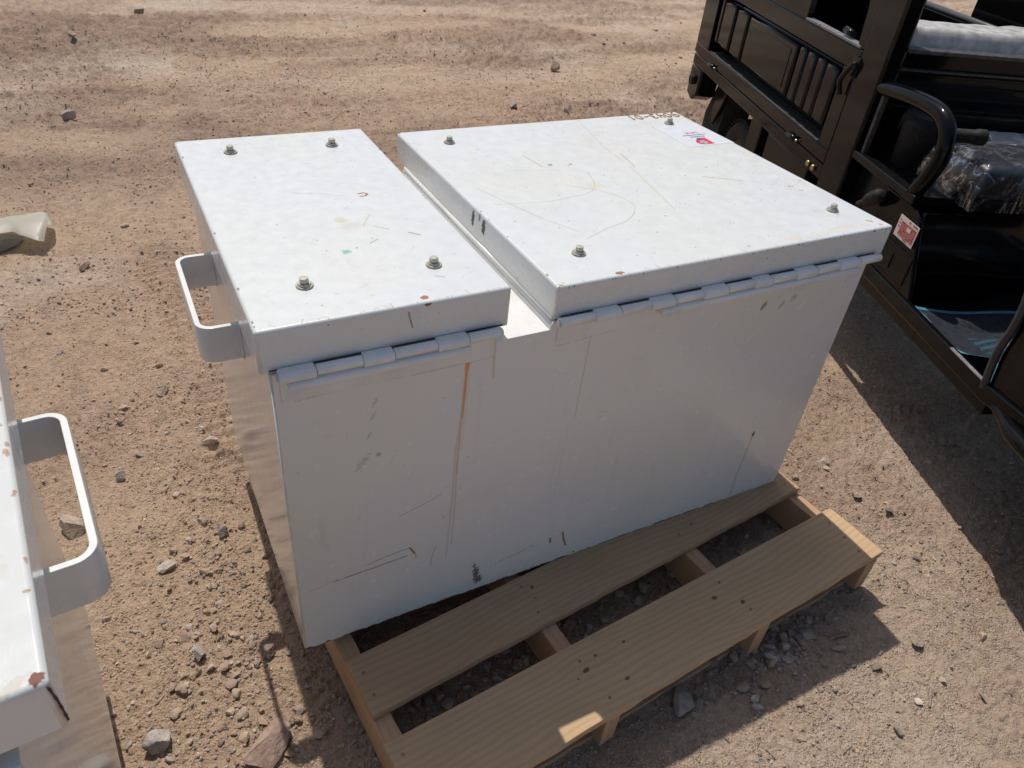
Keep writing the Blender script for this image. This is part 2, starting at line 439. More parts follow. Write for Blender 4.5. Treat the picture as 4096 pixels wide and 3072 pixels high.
# ------------------------------------------------------------------ stones
def rock_shape(seed, sub, cuts=9, squash=.6, rough=.05):
    rs = np.random.RandomState(seed); bm = bmesh.new(); bmesh.ops.create_icosphere(bm, subdivisions=sub, radius=1.0)
    P = np.array([v.co[:] for v in bm.verts]); F = np.array([[v.index for v in f.verts] for f in bm.faces]); bm.free()
    for k in range(cuts):
        n = rs.normal(size=3); n /= np.linalg.norm(n); d = rs.uniform(.38, .80)
        e = np.maximum(0, P@n-d); P = P-e[:, None]*n
    P *= 1+rough*(rs.rand(len(P))[:, None]-.5)
    P = P*np.array([1, rs.uniform(.6, .95), squash*rs.uniform(.7, 1.2)])
    return P, F
rs = np.random.RandomState(7)
tiny = [rock_shape(100+i, 1, 6, .75, .15) for i in range(10)]
mid = [rock_shape(200+i, 2, 10, .62, .10) for i in range(14)]
PAL = np.array([[.48, .38, .29], [.52, .43, .34], [.43, .34, .27], [.38, .28, .21], [.54, .47, .40], [.33, .27, .22], [.45, .33, .24], [.40, .35, .31], [.48, .35, .25], [.46, .36, .26], [.50, .39, .29]])
def blocked(x, y):
    return False
def scatter(n, rmin, rmax, smin, smax, pw, shapes, dens=None, amin=-33, amax=78, seed=1):
    rs = np.random.RandomState(seed); V = []; F = []; C = []; off = 0
    rr = np.sqrt(rs.uniform(rmin**2, rmax**2, n*3)); aa = np.radians(rs.uniform(amin, amax, n*3))
    x = cx0+rr*np.sin(aa); y = cy0+rr*np.cos(aa)
    ro, pa, re = soil(x, y)
    cl = fbm(x*2.2+3, y*2.2, 77, 4)
    k = rs.rand(n*3) < np.clip(.08+1.1*sst(.42, .68, cl)+.25*ro, 0, 1)
    x = x[k][:n]; y = y[k][:n]; z = height(x, y)
    s = smin*(smax/smin)**(rs.rand(len(x))**pw)
    for i in range(len(x)):
        P, Fc = shapes[rs.randint(len(shapes))]
        t = rs.uniform(0, 2*math.pi); c, q = math.cos(t), math.sin(t)
        tl = rs.normal()*.25; ct, st = math.cos(tl), math.sin(tl)
        Q = P@np.array([[c, q, 0], [-q, c, 0], [0, 0, 1]])@np.array([[1, 0, 0], [0, ct, st], [0, -st, ct]])
        Q = Q*s[i]+np.array([x[i], y[i], z[i]+s[i]*rs.uniform(.05, .38)])
        V.append(Q); F.append(Fc+off); off += len(P)
        col = PAL[rs.randint(len(PAL))]*rs.uniform(.85, 1.25)
        C.append(np.tile(np.append(col, 1), (len(P), 1)))
    return np.vstack(V), np.vstack(F), np.vstack(C)
parts = [scatter(24000, .5, 2.6, .0012, .0062, 1.6, tiny, seed=1),
         scatter(9000, 2.4, 6.5, .0030, .010, 2.0, tiny, amax=60, seed=2),
         scatter(650, .5, 2.8, .005, .018, 2.4, mid, seed=3),
         scatter(420, 2.6, 8.5, .008, .030, 3.2, mid, amax=62, seed=4)]
def grit(n, rmin, rmax, smin, smax, pw, amax, seed, pn=.6):
    rs = np.random.RandomState(seed)
    bm = bmesh.new(); bmesh.ops.create_icosphere(bm, subdivisions=1, radius=1.0)
    B = np.array([v.co[:] for v in bm.verts]); Fc = np.array([[v.index for v in f.verts] for f in bm.faces]); bm.free()
    rr = rmin+(rmax-rmin)*rs.rand(n*2)**.8; aa = np.radians(rs.uniform(-33, amax, n*2))
    x = cx0+rr*np.sin(aa); y = cy0+rr*np.cos(aa); ro = soil(x, y)[0]
    k = rs.rand(n*2) < .12+.6*sst(.4, .62, fbm(x*5, y*5, 88, 4))+.5*ro
    x = x[k][:n]; y = y[k][:n]; n = len(x); z = height(x, y)
    s = smin*(smax/smin)**(rs.rand(n)**pw); t = rs.uniform(0, 6.28, n)
    Q = B[None]*(1+.55*(rs.rand(n, len(B), 1)-.5))*np.stack([rs.uniform(.8, 1.3, n), rs.uniform(.6, 1, n), rs.uniform(.45, .9, n)], -1)[:, None]
    c, q = np.cos(t)[:, None], np.sin(t)[:, None]
    X = Q[..., 0]*c-Q[..., 1]*q; Y = Q[..., 0]*q+Q[..., 1]*c
    Q = np.stack([X, Y, Q[..., 2]], -1)*s[:, None, None]+np.stack([x, y, z+s*.15], -1)[:, None]
    C = PAL[rs.randint(len(PAL), size=n)]*rs.uniform(.85, 1.2, (n, 1)); C = np.concatenate([C, np.ones((n, 1))], 1)
    return Q.reshape(-1, 3), (Fc[None]+np.arange(n)[:, None, None]*len(B)).reshape(-1, 3), np.repeat(C, len(B), 0)
parts += [grit(42000, .45, 2.6, .0010, .0030, 1.4, 80, 71), grit(26000, 2.4, 6.5, .0022, .0060, 1.6, 62, 72)]
# denser gravel by the pallet and between the two boxes, as in the photo
def cluster(n, cx, cy, sx, sy, smin, smax, pw, shapes, seed):
    rs = np.random.RandomState(seed); V = []; F = []; C = []; off = 0
    x = rs.normal(cx, sx, n); y = rs.normal(cy, sy, n); z = height(x, y); s = smin*(smax/smin)**(rs.rand(n)**pw)
    for i in range(n):
        P, Fc = shapes[rs.randint(len(shapes))]; t = rs.uniform(0, 6.28); c, q = math.cos(t), math.sin(t)
        Q = (P@np.array([[c, q, 0], [-q, c, 0], [0, 0, 1]]))*s[i]+np.array([x[i], y[i], z[i]+s[i]*rs.uniform(.15, .4)])
        V.append(Q); F.append(Fc+off); off += len(P)
        C.append(np.tile(np.append(PAL[rs.randint(len(PAL))]*rs.uniform(.8, 1.1), 1), (len(P), 1)))
    return np.vstack(V), np.vstack(F), np.vstack(C)
parts += [cluster(120, -.10, .26, .06, .15, .005, .017, 1.9, mid, 31), cluster(70, -.17, -.02, .09, .08, .005, .018, 1.9, mid, 32),
          cluster(160, .68, -.12, .30, .05, .006, .020, 1.4, mid, 33), cluster(140, .95, -.33, .10, .05, .006, .022, 1.5, mid, 34),
          cluster(110, .35, -.10, .12, .05, .006, .018, 1.5, mid, 35), cluster(30, -.18, 1.15, .15, .25, .005, .015, 1.8, mid, 36),
          cluster(1500, -.13, .15, .10, .28, .0015, .0065, 1.5, tiny, 37)]
off = 0; VV = []; FF = []; CC = []
for V, F, C in parts: VV.append(V); FF.append(F+off); CC.append(C); off += len(V)
sme = fast_mesh('gravel', np.vstack(VV), None, np.vstack(FF))
sme.polygons.foreach_set('use_smooth', np.zeros(len(sme.polygons), bool))
ca = sme.color_attributes.new('stone', 'FLOAT_COLOR', 'POINT'); ca.data.foreach_set('color', np.vstack(CC).astype(np.float32).ravel())
gravel = link_mesh('gravel', sme, None, [rock_mat('gravel_stone', 'stone')])
tag(gravel, 'loose gravel and pebbles scattered over the dirt', 'gravel', None, 'stuff')

def zat(x, y): return float(height(np.array([x], float), np.array([y], float))[0])
ROCKS = [  # x, y, sx, sy, sz, yaw, colour, label, sink
 (-.098, -.098, .052, .033, .020, .6, (.40, .29, .23), 'large flat reddish rock with pale veins beside the handle shadow at the bottom', .35),
 (-.2826, .0035, .027, .024, .020, .3, (.45, .42, .38), 'round pale grey rock near the lower right edge of the left box', .35),
 (-.404, .619, .040, .030, .024, 1.9, (.46, .37, .29), 'tan rock casting a shadow seen through the handle of the left box', .35),
 (-.056, .105, .017, .015, .015, .8, (.33, .26, .22), 'brown rock standing at the corner of the handle shadow', .2),
 (-.055, .806, .023, .015, .013, .2, (.47, .38, .31), 'oblong tan rock on the sand left of the tall white box', .3),
 (-.139, 1.079, .022, .016, .012, .7, (.45, .35, .27), 'low tan rock on the sand below the white handle', .3),
 (-.2805, .7525, .016, .014, .013, .7, (.38, .35, .33), 'small grey rock right of the left box handle', .2),
 (-.081, .468, .015, .015, .015, .2, (.33, .31, .30), 'dark grey cracked rock on gravel left of the tall box', .25),
 (-.185, .155, .018, .014, .013, 1.2, (.46, .43, .40), 'pale grey rock right of the near end of the left handle', .25),
 (-.215, .41, .022, .018, .007, .1, (.52, .46, .40), 'flat whitish stone half buried between the two boxes', .35),
 (.676, -.352, .026, .022, .018, 1.3, (.42, .36, .32), 'pale rock in the box shadow in front of the pallet', .25),
 (.71, -.362, .020, .010, .009, 1.0, (.36, .31, .28), 'thin slab leaning on the pale rock in the box shadow', .25),
 (1.06, -.585, .013, .010, .007, .9, (.36, .33, .29), 'smooth oval grey pebble in the sun at the bottom edge', .2),
 (1.553, .087, .030, .016, .012, .5, (.47, .40, .33), 'tan rock with a dark shadow right of the box corner', .3),
 (1.275, -.46, .019, .014, .013, .2, (.45, .36, .29), 'angular tan rock just outside the box shadow at right', .2),
 (2.893, 4.053, .045, .036, .034, .3, (.42, .30, .22), 'brown block of rock alone on the open dirt beyond the box', .2),
 (2.18, 3.31, .034, .028, .022, .9, (.42, .37, .32), 'grey rock on the dirt just beyond the far edge of the wide lid', .25),
 (-.19, 5.09, .040, .028, .022, 1.1, (.40, .33, .28), 'rock near the top left of the open dirt', .25),
 (-.28, 3.55, .040, .026, .024, .5, (.46, .42, .38), 'pale pointed rock among clods in the upper left', .25),
 (.30, 6.0, .040, .032, .028, .2, (.36, .31, .28), 'dark rock farthest away above the narrow lid', .2),
 (-.30, 1.92, .026, .018, .013, .5, (.38, .28, .24), 'dark red V shaped rock on the sand below the cream sheet', .2),
]
for i, (x, y, sx, sy, sz, ya, c, lab, sink) in enumerate(ROCKS):
    P, F = rock_shape(900+i*3, 4, 13, 1.0, .012)
    P = P/np.abs(P).max(0)*np.array([sx, sy, sz])
    P += (np.random.RandomState(i).rand(*P.shape)-.5)*.0012
    me = fast_mesh('rock', P, None, F)
    me.polygons.foreach_set('use_smooth', np.zeros(len(me.polygons), bool))
    o = link_mesh('rock', me, None, [rock_mat('rock_%d' % i, None, c)])
    o.location = (x, y, zat(x, y)+sz*(1-sink)); o.rotation_euler = (.1, -.08, ya)
    tag(o, lab, 'rock')
# twigs and bark slivers
twig_m = simple_mat('dry_twig', (.26, .20, .15), .85, var=.35, vscale=80)
TW = [(1.19, -.565, .055, .6, .0035, 'longer dark bark sliver on the sunlit dirt at lower right'),
      (1.30, -.62, .038, 1.25, .003, 'short dark twig nearest the bottom right corner'),
      (1.12, -.37, .060, -.15, .005, 'splintered strip of bark in the box shadow by the pallet corner')]
for x, y, L, a, r, lab in TW:
    z = zat(x, y)+r*1.2
    pts = bez([(x-math.cos(a)*L/2, y-math.sin(a)*L/2, z), (x, y+.002, z+.003), (x+math.cos(a)*L/2, y+math.sin(a)*L/2, z)], 5)
    tag(bm_obj('twig', tube(pts, [r*(1-.4*abs(i/10-.5)) for i in range(len(pts))], 7, flat=.5), twig_m), lab, 'twig')
bm = bmesh.new(); rs = np.random.RandomState(5)
for i in range(170):
    x = rs.uniform(-.3, 1.7); y = rs.uniform(-.75, .9) if i % 3 else rs.uniform(-.7, -.2)
    L = rs.uniform(.008, .04); a = rs.uniform(0, 6.28); r = rs.uniform(.0005, .0015); z = zat(x, y)+r*1.5
    tube([(x-math.cos(a)*L/2, y-math.sin(a)*L/2, z), (x+rs.normal()*.002, y+rs.normal()*.002, z+.0015), (x+math.cos(a)*L/2, y+math.sin(a)*L/2, z)], r, 4, bm=bm)
tag(bm_obj('straw_litter', bm, simple_mat('straw', (.42, .33, .23), .8, var=.4, vscale=60)), 'dry straw and tiny splinters on the dirt', 'litter', None, 'stuff')

# ------------------------------------------------------------------ pallet
WC = [((.62, .43, .255), (.45, .285, .15)), ((.54, .36, .215), (.39, .24, .13)), ((.58, .375, .235), (.40, .25, .15)), ((.60, .39, .23), (.43, .26, .145))]
wood = [wood_mat('pine_%d' % i, a, b, i*3.7, kn) for i, ((a, b), kn) in enumerate(zip(WC, [((.78, .035), (.36, -.02)), ((.50, .01),), ((.2, .1),), ((.9, .01),)]))]
knot_m = simple_mat('pine_knot', (.16, .10, .06), .7, var=.3, vscale=200)
nail_m = simple_mat('rusty_nail', (.30, .20, .14), .6, .4, var=.3, vscale=300)
def rot2(x, y, a): return x*math.cos(a)-y*math.sin(a), x*math.sin(a)+y*math.cos(a)
def board(name, parent, x, y, z, L, Wd, T, a, mat, bow=0.0, seed=1, nails=(), knots=()):
    """corner (x,y) is the left front corner of the board; local X runs along it"""
    bm = bmesh.new(); nx = 60; ny = 8; rs = np.random.RandomState(seed)
    ex = [rs.normal()*.0006 for _ in range((nx+1)*2)]
    top = {}
    for i in range(nx+1):
        for j in range(ny+1):
            px = L*i/nx; py = Wd*j/ny
            if j == 0: py += .0015*(vn(np.array([i*.7]), np.array([seed*3.]), 2)[0]-.5)*2
            if i in (0, nx): px += .0015*(vn(np.array([j*.9]), np.array([seed*5.+i]), 3)[0]-.5)*2
            cup = bow*(1-((j/ny-.5)*2)**2)
            for k, zz in ((0, 0), (1, T)): top[i, j, k] = bm.verts.new((px, py, zz+cup))
    for i in range(nx):
        for j in range(ny):
            bm.faces.new([top[i, j, 1], top[i+1, j, 1], top[i+1, j+1, 1], top[i, j+1, 1]])
            bm.faces.new([top[i, j, 0], top[i, j+1, 0], top[i+1, j+1, 0], top[i+1, j, 0]])
        bm.faces.new([top[i, 0, 0], top[i+1, 0, 0], top[i+1, 0, 1], top[i, 0, 1]])
        bm.faces.new([top[i, ny, 0], top[i, ny, 1], top[i+1, ny, 1], top[i+1, ny, 0]])
    for j in range(ny):
        bm.faces.new([top[0, j, 0], top[0, j, 1], top[0, j+1, 1], top[0, j+1, 0]])
        bm.faces.new([top[nx, j, 0], top[nx, j+1, 0], top[nx, j+1, 1], top[nx, j, 1]])
    bm.normal_update()
    ed = [e for e in bm.edges if len(e.link_faces) == 2 and e.link_faces[0].normal.angle(e.link_faces[1].normal) > 1.0]
    bevel(bm, .0018, 2, ed)
    o = bm_obj(name, bm, mat, parent); o.location = (x, y, z); o.rotation_euler = (0, 0, a)
    for (nx_, ny_) in nails:
        b2 = bmesh.new(); bmesh.ops.create_circle(b2, cap_ends=True, segments=10, radius=.0034)
        r = bmesh.ops.extrude_face_region(b2, geom=list(b2.faces)); bmesh.ops.translate(b2, verts=[v for v in r['geom'] if isinstance(v, bmesh.types.BMVert)], vec=(0, 0, -.006))
        nb = bm_obj('nail', b2, nail_m, o); nb.location = (nx_, ny_, T+bow+.0006)
    for (kx, ky, kr, el) in knots:
        b2 = bmesh.new(); rk = np.random.RandomState(int(kx*1000)); vs = []
        for t in range(14):
            q = kr*rk.uniform(.7, 1.15); an = t*2*math.pi/14; vs.append(b2.verts.new((math.cos(an)*q*el, math.sin(an)*q, 0)))
        f = b2.faces.new(vs); r = bmesh.ops.extrude_face_region(b2, geom=[f]); bmesh.ops.translate(b2, verts=[v for v in r['geom'] if isinstance(v, bmesh.types.BMVert)], vec=(0, 0, .0012))
        nb = bm_obj('knot', b2, knot_m, o); nb.location = (kx, ky, T+bow*(1-((ky/Wd-.5)*2)**2)-.0006)
    return o
def make_pallet(name, first=True):
    p = empty(name)
    A = R(4.9)
    # stringers run front to back; local frame: x along boards
    for i, sx in enumerate((.092, .468, .880, 1.250)):
        L = .975
        bx, by = sx-.002, -.382+(sx-.092)*.080
        o = board('stringer', p, bx+.037*1.0, by, GZ+.016, L, .037, .0945, R(90+4.9), wood[2 if i else 3], 0, 20+i)
    for i, (yy, wd) in enumerate(((-.365, .09), (.10, .09), (.50, .09))):
        board('bottom_board', p, .092-math.sin(A)*(yy+.365), yy, GZ+.001, 1.19, wd, .0145, A, wood[2], 0, 40+i)
    return p
p1 = make_pallet('wooden_pallet')
tag(p1, 'pine pallet with two bare front boards under the tall white box', 'pallet', 'wooden pallets under the boxes')
T = .018
board('deck_board', p1, .0865, -.392, -T, 1.216, .158, T, R(4.95), wood[0], .0006, 1,
      nails=((.022, .035), (.026, .075), (.022, .125), (.405, .03), (.40, .12), (.80, .04), (.79, .125), (1.16, .03), (1.165, .075), (1.17, .125)),
      knots=((.40, .098, .0055, 1.5), (.435, .115, .0035, 1.0), (.505, .112, .003, 1.4), (.375, .09, .0025, 1.), (.75, .100, .005, 1.2), (.80, .062, .0055, 1.1), (.46, .045, .0045, 1.1)))
board('deck_board', p1, .0745, -.178, -T, 1.196, .125, T, R(6.3), wood[1], .0004, 2,
      nails=((.018, .035), (.020, .085), (.385, .03), (.40, .062), (.39, .10), (.80, .04), (.79, .1), (1.17, .03), (1.17, .09)),
      knots=((.41, .088, .004, 1.0), (.85, .05, .002, 3.5)))
for i, (yy, wd) in enumerate(((.145, .125), (.36, .14), (.55, .09))):
    board('deck_board', p1, .06-yy*.085, yy-.02, -T, 1.196, wd, T, R(4.9), wood[i % 3], 0, 5+i)
p1.location = (0, 0, 0)

# ------------------------------------------------------------------ white steel boxes
L, D = 1.22, .6876
GR = (.32, .30, .28); RU = (.30, .11, .035); RD = (.16, .055, .03); DK = (.07, .06, .05); TAN = (.45, .33, .18)
front = Canvas('front_wear', 1.22, .66, 0, 0, base=(.81, .80, .775), seed=3)
f = front
def vdrip(x, y, Ln, wd, col, a, s=0):
    pts = []; r = np.random.RandomState(int(x*1e4)+s)
    for k in range(9): pts.append((x, y-Ln*k/8)); x += r.normal()*.0012
    f.line(pts, wd, col, a, wd*1.2)
r_ = np.random.RandomState(2)
for i in range(34): vdrip(r_.uniform(.02, 1.2), r_.uniform(.25, .6), r_.uniform(.06, .3), r_.uniform(.001, .005), (.60, .58, .55), r_.uniform(.04, .14), i)
f.line([(.3062, .605), (.3052, .598), (.3045, .5875)], .0055, (.72, .22, .005), 1.0, .002)
f.line([(.3045, .592), (.3031, .5405), (.3012, .49)], .0032, (.74, .29, .015), .95, .002)
f.line([(.3015, .51), (.2990, .4406), (.2975, .36)], .0018, (.62, .38, .16), .75, .0012)
f.line([(.2975, .36), (.2988, .29), (.2960, .17)], .0014, (.60, .47, .33), .6, .0012)
f.line([(.3010, .50), (.2930, .42), (.2925, .30), (.2860, .14)], .003, (.62, .56, .48), .55, .002)
f.line([(.306, .60), (.303, .48), (.301, .42)], .008, (.70, .62, .50), .3, .004)
f.line([(.0639, .1751), (.0200, .166)], .0008, GR, .5)
f.line([(.0639, .172), (.14, .1745), (.2199, .1789)], .0018, RD, .85, .0008, .25)
f.line([(.2199, .1795), (.2105, .1978)], .0032, RU, .9, .001)
f.line([(.2105, .1978), (.17, .196), (.128, .1880)], .0012, RD, .7)
f.line([(.221, .178), (.223, .165)], .002, (.5, .3, .15), .5, .002)
f.line([(.5761, .0392), (.5680, .062), (.5614, .0881)], .0035, RU, .9, .001, .1)
f.line([(.5331, .0679), (.5310, .0822)], .0035, RU, .95, .001)
f.line([(.40, .062), (.455, .070), (.49, .079)], .001, DK, .6, .0008, .3)
f.blob(.3565, .050, .007, .022, 0, DK, .85, .9, 420); f.blob(.352, .078, .005, .006, 0, DK, .7, .8, 300); f.blob(.363, .028, .009, .012, 0, DK, .9, .9, 500)
for (x, y) in ((.150, .565), (.1463, .5379), (.139, .50)): f.blob(x, y, .0022, .009, -.5, (.3, .28, .26), .4, 1.3, 700)
f.blob(.128, .446, .02, .006, .8, (.35, .33, .31), .35, .9, 300); f.blob(.155, .455, .006, .004, 0, (.2, .19, .18), .5, .9, 300)
f.line([(.19, .292), (.235, .305), (.272, .318)], .0009, DK, .5)
f.line([(.264, .178), (.256, .15), (.254, .125)], .0012, (.35, .25, .18), .6)
f.blob(1.0641, .2093, .004, .009, 0, DK, .95, .5, 260)
f.line([(1.0641, .20), (1.0624, .1482), (1.0607, .0719), (1.0649, .009)], .0014, (.25, .20, .17), .8)
f.line([(1.0641, .20), (1.062, .1482), (1.058, .0719), (1.060, .009)], .005, (.66, .58, .54), .4, .003)
f.blob(.9494, .5831, .005, .012, -.4, (.12, .12, .12), .7, .8, 300); f.blob(1.0, .575, .004, .010, -.5, GR, .5, .9, 300); f.blob(1.0291, .585, .007, .010, -.4, (.3, .29, .28), .45, .9, 300)
f.line([(.03, .600), (.14, .606), (.20, .601), (.35, .603)], .001, (.50, .42, .30), .55, .0012, .2)
f.line([(.47, .596), (.60, .604), (.80, .606), (1.1, .612)], .0009, (.52, .46, .36), .5, .001, .25)
f.line([(.352, .645), (.3525, .60), (.354, .56)], .003, (.60, .52, .40), .5, .002)
f.line([(.54, .64), (.538, .52), (.537, .42)], .0014, (.55, .45, .30), .45, .0015)
f.specks(130, .01, .01, 1.21, .64, .0006, .0022, [DK, GR, RD], .7)
f.scratches(60, .02, .02, 1.18, .6, .006, .05, [GR, (.5, .48, .46)], .4)
f.specks(50, 0, .0, 1.22, .012, .001, .005, [RD, DK, (.2, .1, .06)], .9)
for i in range(70):
    x = r_.uniform(0, 1.0); f.blob(x, 0.0, r_.uniform(.004, .02), r_.uniform(.001, .004), 0, (.10, .05, .03), .95, .4, 200)
f.line([(.0018, .03), (.0018, .64)], .0015, (.5, .49, .47), .4, .001, .4)

def lid_canvas(name, x0, x1, y0, y1, seed, n1, n2):
    c = Canvas(name, x1-x0, y1-y0, x0, y0, base=(.665, .68, .68), seed=seed)
    c.specks(n1, x0+.01, y0+.01, x1-.01, y1-.01, .0007, .0030, [(.30, .17, .07), (.22, .13, .07), (.15, .12, .10), TAN], .85)
    c.scratches(n2, x0+.02, y0+.02, x1-.05, y1-.03, .010, .11, [(.48, .41, .32), (.45, .43, .41), (.54, .48, .38)], .36, .0007)
    c.scratches(n2*2, x0+.02, y0+.02, x1-.03, y1-.03, .004, .018, [(.36, .32, .28), (.38, .28, .19)], .5, .0008, .2)
    e = c.rs
    for k in range(60):   # chips along the front and side edges
        c.line([(e.uniform(x0, x1), y0+.001), (e.uniform(-.002, .002)+0, 0)][:1]*2, .001, DK, 0)
        x = x0+.01+(x1-x0-.02)*((k*.377+.3*math.sin(k*3.1)) % 1); l = .002+.010*e.rand()**3; a_ = e.normal()*.5
        if k % 2: c.line([(x, y0+.002+.004*e.rand()), (x-.3*l+a_*l, y0+.004+l)], .0008, (.34, .26, .19), .6)
    for k in range(7): c.blob(x0+.004, e.uniform(y0, y1), .0015, e.uniform(.002, .006), 0, (.13, .10, .08), .8, .6, 300)
    for k in range(5): c.blob(x1-.004, e.uniform(y0, y1), .0015, e.uniform(.002, .007), 0, (.13, .10, .08), .7, .6, 300)
    return c
YF, YB = .0027, .7402
cl = lid_canvas('narrow_lid_wear', -.0123, .375, YF, YB, 11, 90, 26)
cl.blob(.195, .30, .010, .012, .2, (.52, .48, .25), .55, .9, 420); cl.blob(.205, .275, .022, .012, .3, (.50, .46, .33), .35, 1.0, 500)
cl.blob(.17, .187, .007, .007, 0, (.08, .34, .26), .8, 1.1, 500); cl.blob(.190, .196, .003, .0025, 0, (.10, .36, .28), .7, .8, 400)
cl.line([(q_.x, q_.y) for q_ in bez([(.258, .399, 0), (.268, .401, 0), (.273, .394, 0), (.268, .388, 0), (.258, .387, 0)], 5)], .003, (.30, .12, .05), .85, .001)
cl.line([(.29, .225), (.305, .21)], .002, (.30, .16, .08), .9); cl.line([(.215, .205), (.232, .215)], .0012, (.30, .18, .1), .8)
cl.blob(.235, .017, .007, .006, .2, (.33, .13, .05), .95, .5, 200)
cl.line([(.225, .27), (.25, .31)], .0012, (.50, .42, .22), .8); cl.line([(.24, .265), (.262, .245)], .0015, (.42, .30, .16), .8)
cl.line([(.15, .43), (.19, .42), (.23, .395)], .0008, (.45, .40, .34), .7)
cl.line([(.275, .072), (.287, .064)], .0018, (.35, .2, .1), .6, .001, .2)
cr = lid_canvas('wide_lid_wear', .4587, 1.2594, YF, YB, 12, 520, 46)
cr.specks(160, .75, .2, 1.24, .72, .0012, .0036, [(.42, .28, .12), (.35, .22, .11)], .8)
for (x, y, a_) in ((1.0, .6, .22), (.85, .5, .16), (.65, .45, .12)): cr.blob(x, y, .16, .12, .3, (.66, .62, .54), a_, .7, 30)
cr.line([(.94, .735), (.90, .55), (.885, .40), (.86, .27), (.845, .20)], .0013, (.50, .40, .25), .65, .001, .2)
cr.line([(.915, .50), (.90, .42)], .003, (.46, .34, .16), .6, .001, .2)
cr.line([(q_.x, q_.y) for q_ in bez([(.50, .32, 0), (.60, .305, 0), (.68, .312, 0), (.725, .325, 0), (.755, .36, 0), (.775, .42, 0)], 6)], .0010, (.42, .33, .26), .65, .0008, .15)
cr.line([(.68, .54), (.69, .47)], .0022, (.42, .33, .15), .85, .001, .15)
cr.line([(.60, .47), (.68, .45), (.72, .44)], .0009, (.50, .42, .33), .55)
cr.line([(q_.x, q_.y) for q_ in bez([(.60, .14, 0), (.66, .165, 0), (.72, .185, 0), (.765, .225, 0), (.775, .265, 0), (.755, .31, 0), (.72, .345, 0), (.69, .365, 0)], 6)], .0013, (.46, .37, .25), .6, .001, .12)
cr.line([(.50, .40), (.56, .24), (.60, .17)], .001, (.38, .28, .2), .6, .0008, .2)
cr.blob(.75, .345, .020, .014, .1, (.66, .60, .38), .5, .5, 60); cr.blob(.70, .38, .05, .02, .1, (.68, .64, .54), .3, .5, 40)
cr.blob(.713, .475, .006, .005, 0, (.05, .30, .24), .95, .2, 120); cr.blob(.76, .468, .006, .0035, 0, (.30, .20, .12), .95, .5)
cr.line([(1.02, .33), (1.075, .30), (1.10, .285)], .0020, (.40, .26, .12), .85, .0008, .1)
cr.blob(.585, .012, .010, .005, .1, (.32, .12, .05), .95, .5, 220); cr.blob(1.0, .022, .02, .010, .1, (.68, .60, .42), .5, .7, 120)
cr.line([(1.05, .022), (1.14, .030), (1.20, .024)], .010, (.70, .62, .46), .35, .006, .35)
for (x, y, rr_) in ((.466, .008, .005), (.475, .012, .003), (1.225, .035, .009), (1.18, .08, .004), (1.235, .018, .006), (1.24, .25, .005), (1.19, .23, .008), (1.20, .205, .006)):
    cr.blob(x, y, rr_, rr_*.5, -.7, (.42, .22, .08), .85, .6, 260)
cr.scratches(60, .95, .05, 1.2, .3, .008, .05, [(.50, .44, .36)], .5, .0007, 2.2)
cs = Canvas('wide_lid_side_wear', YB-YF, .06, YF, .651, seed=5)
for (y, wdt) in ((.322, .007), (.276, .008)): cs.blob(y, .688, wdt, .017, .12, (.10, .085, .065), .95, .5, 180, 3)
cs.blob(.296, .700, .004, .010, 0, (.12, .10, .08), .7, .7); cs.specks(60, YF, .651, YB, .711, .0008, .003, [DK, (.35, .25, .15)], .7)
csf = Canvas('wide_lid_front_wear', .8007, .06, .4587, .651, seed=6)
csf.specks(50, .46, .652, 1.25, .711, .0007, .0022, [DK, RD], .8)
for k in range(26): csf.blob(csf.rs.uniform(.46, 1.25), .7085, .0012, .004, 0, DK, .8, .5)
clf = Canvas('narrow_lid_front_wear', .3873, .0687, -.0123, .658, seed=7)
clf.specks(20, 0, .66, .37, .72, .0007, .002, [DK, RD], .8); clf.line([(.205, .715), (.208, .70), (.211, .688)], .0018, (.32, .2, .1), .85); clf.blob(.235, .7235, .007, .004, 0, (.33, .13, .05), .95, .5)

paint = paint_mat('white_enamel')
m_front = paint_mat('white_enamel_front', front, rough=.2)
m_ltop = paint_mat('white_enamel_narrow_lid', cl, rough=.34); m_rtop = paint_mat('white_enamel_wide_lid', cr, rough=.36)
m_rside = paint_mat('white_enamel_wide_lid_side', cs, rough=.3); m_rfront = paint_mat('white_enamel_wide_lid_front', csf, rough=.3); m_lfront = paint_mat('white_enamel_narrow_lid_front', clf, rough=.3)
m_side = paint_mat('white_enamel_glossy_side', None, (.76, .745, .72), .09)
steel_edge = simple_mat('chipped_white_steel', (.55, .53, .48), .4, 0, .5, .35, 120)
bolt_m = simple_mat('painted_bolt', (.48, .46, .38), .35, .1, .5, .3, 260)
washer_m = simple_mat('worn_washer', (.40, .37, .30), .4, .2, .5, .45, 300)
dark_gap = simple_mat('rusty_gap', (.05, .028, .018), .8)
bead_m = simple_mat('rusty_weld_bead', (.34, .20, .07), .45, .2, .5, .5, 180)

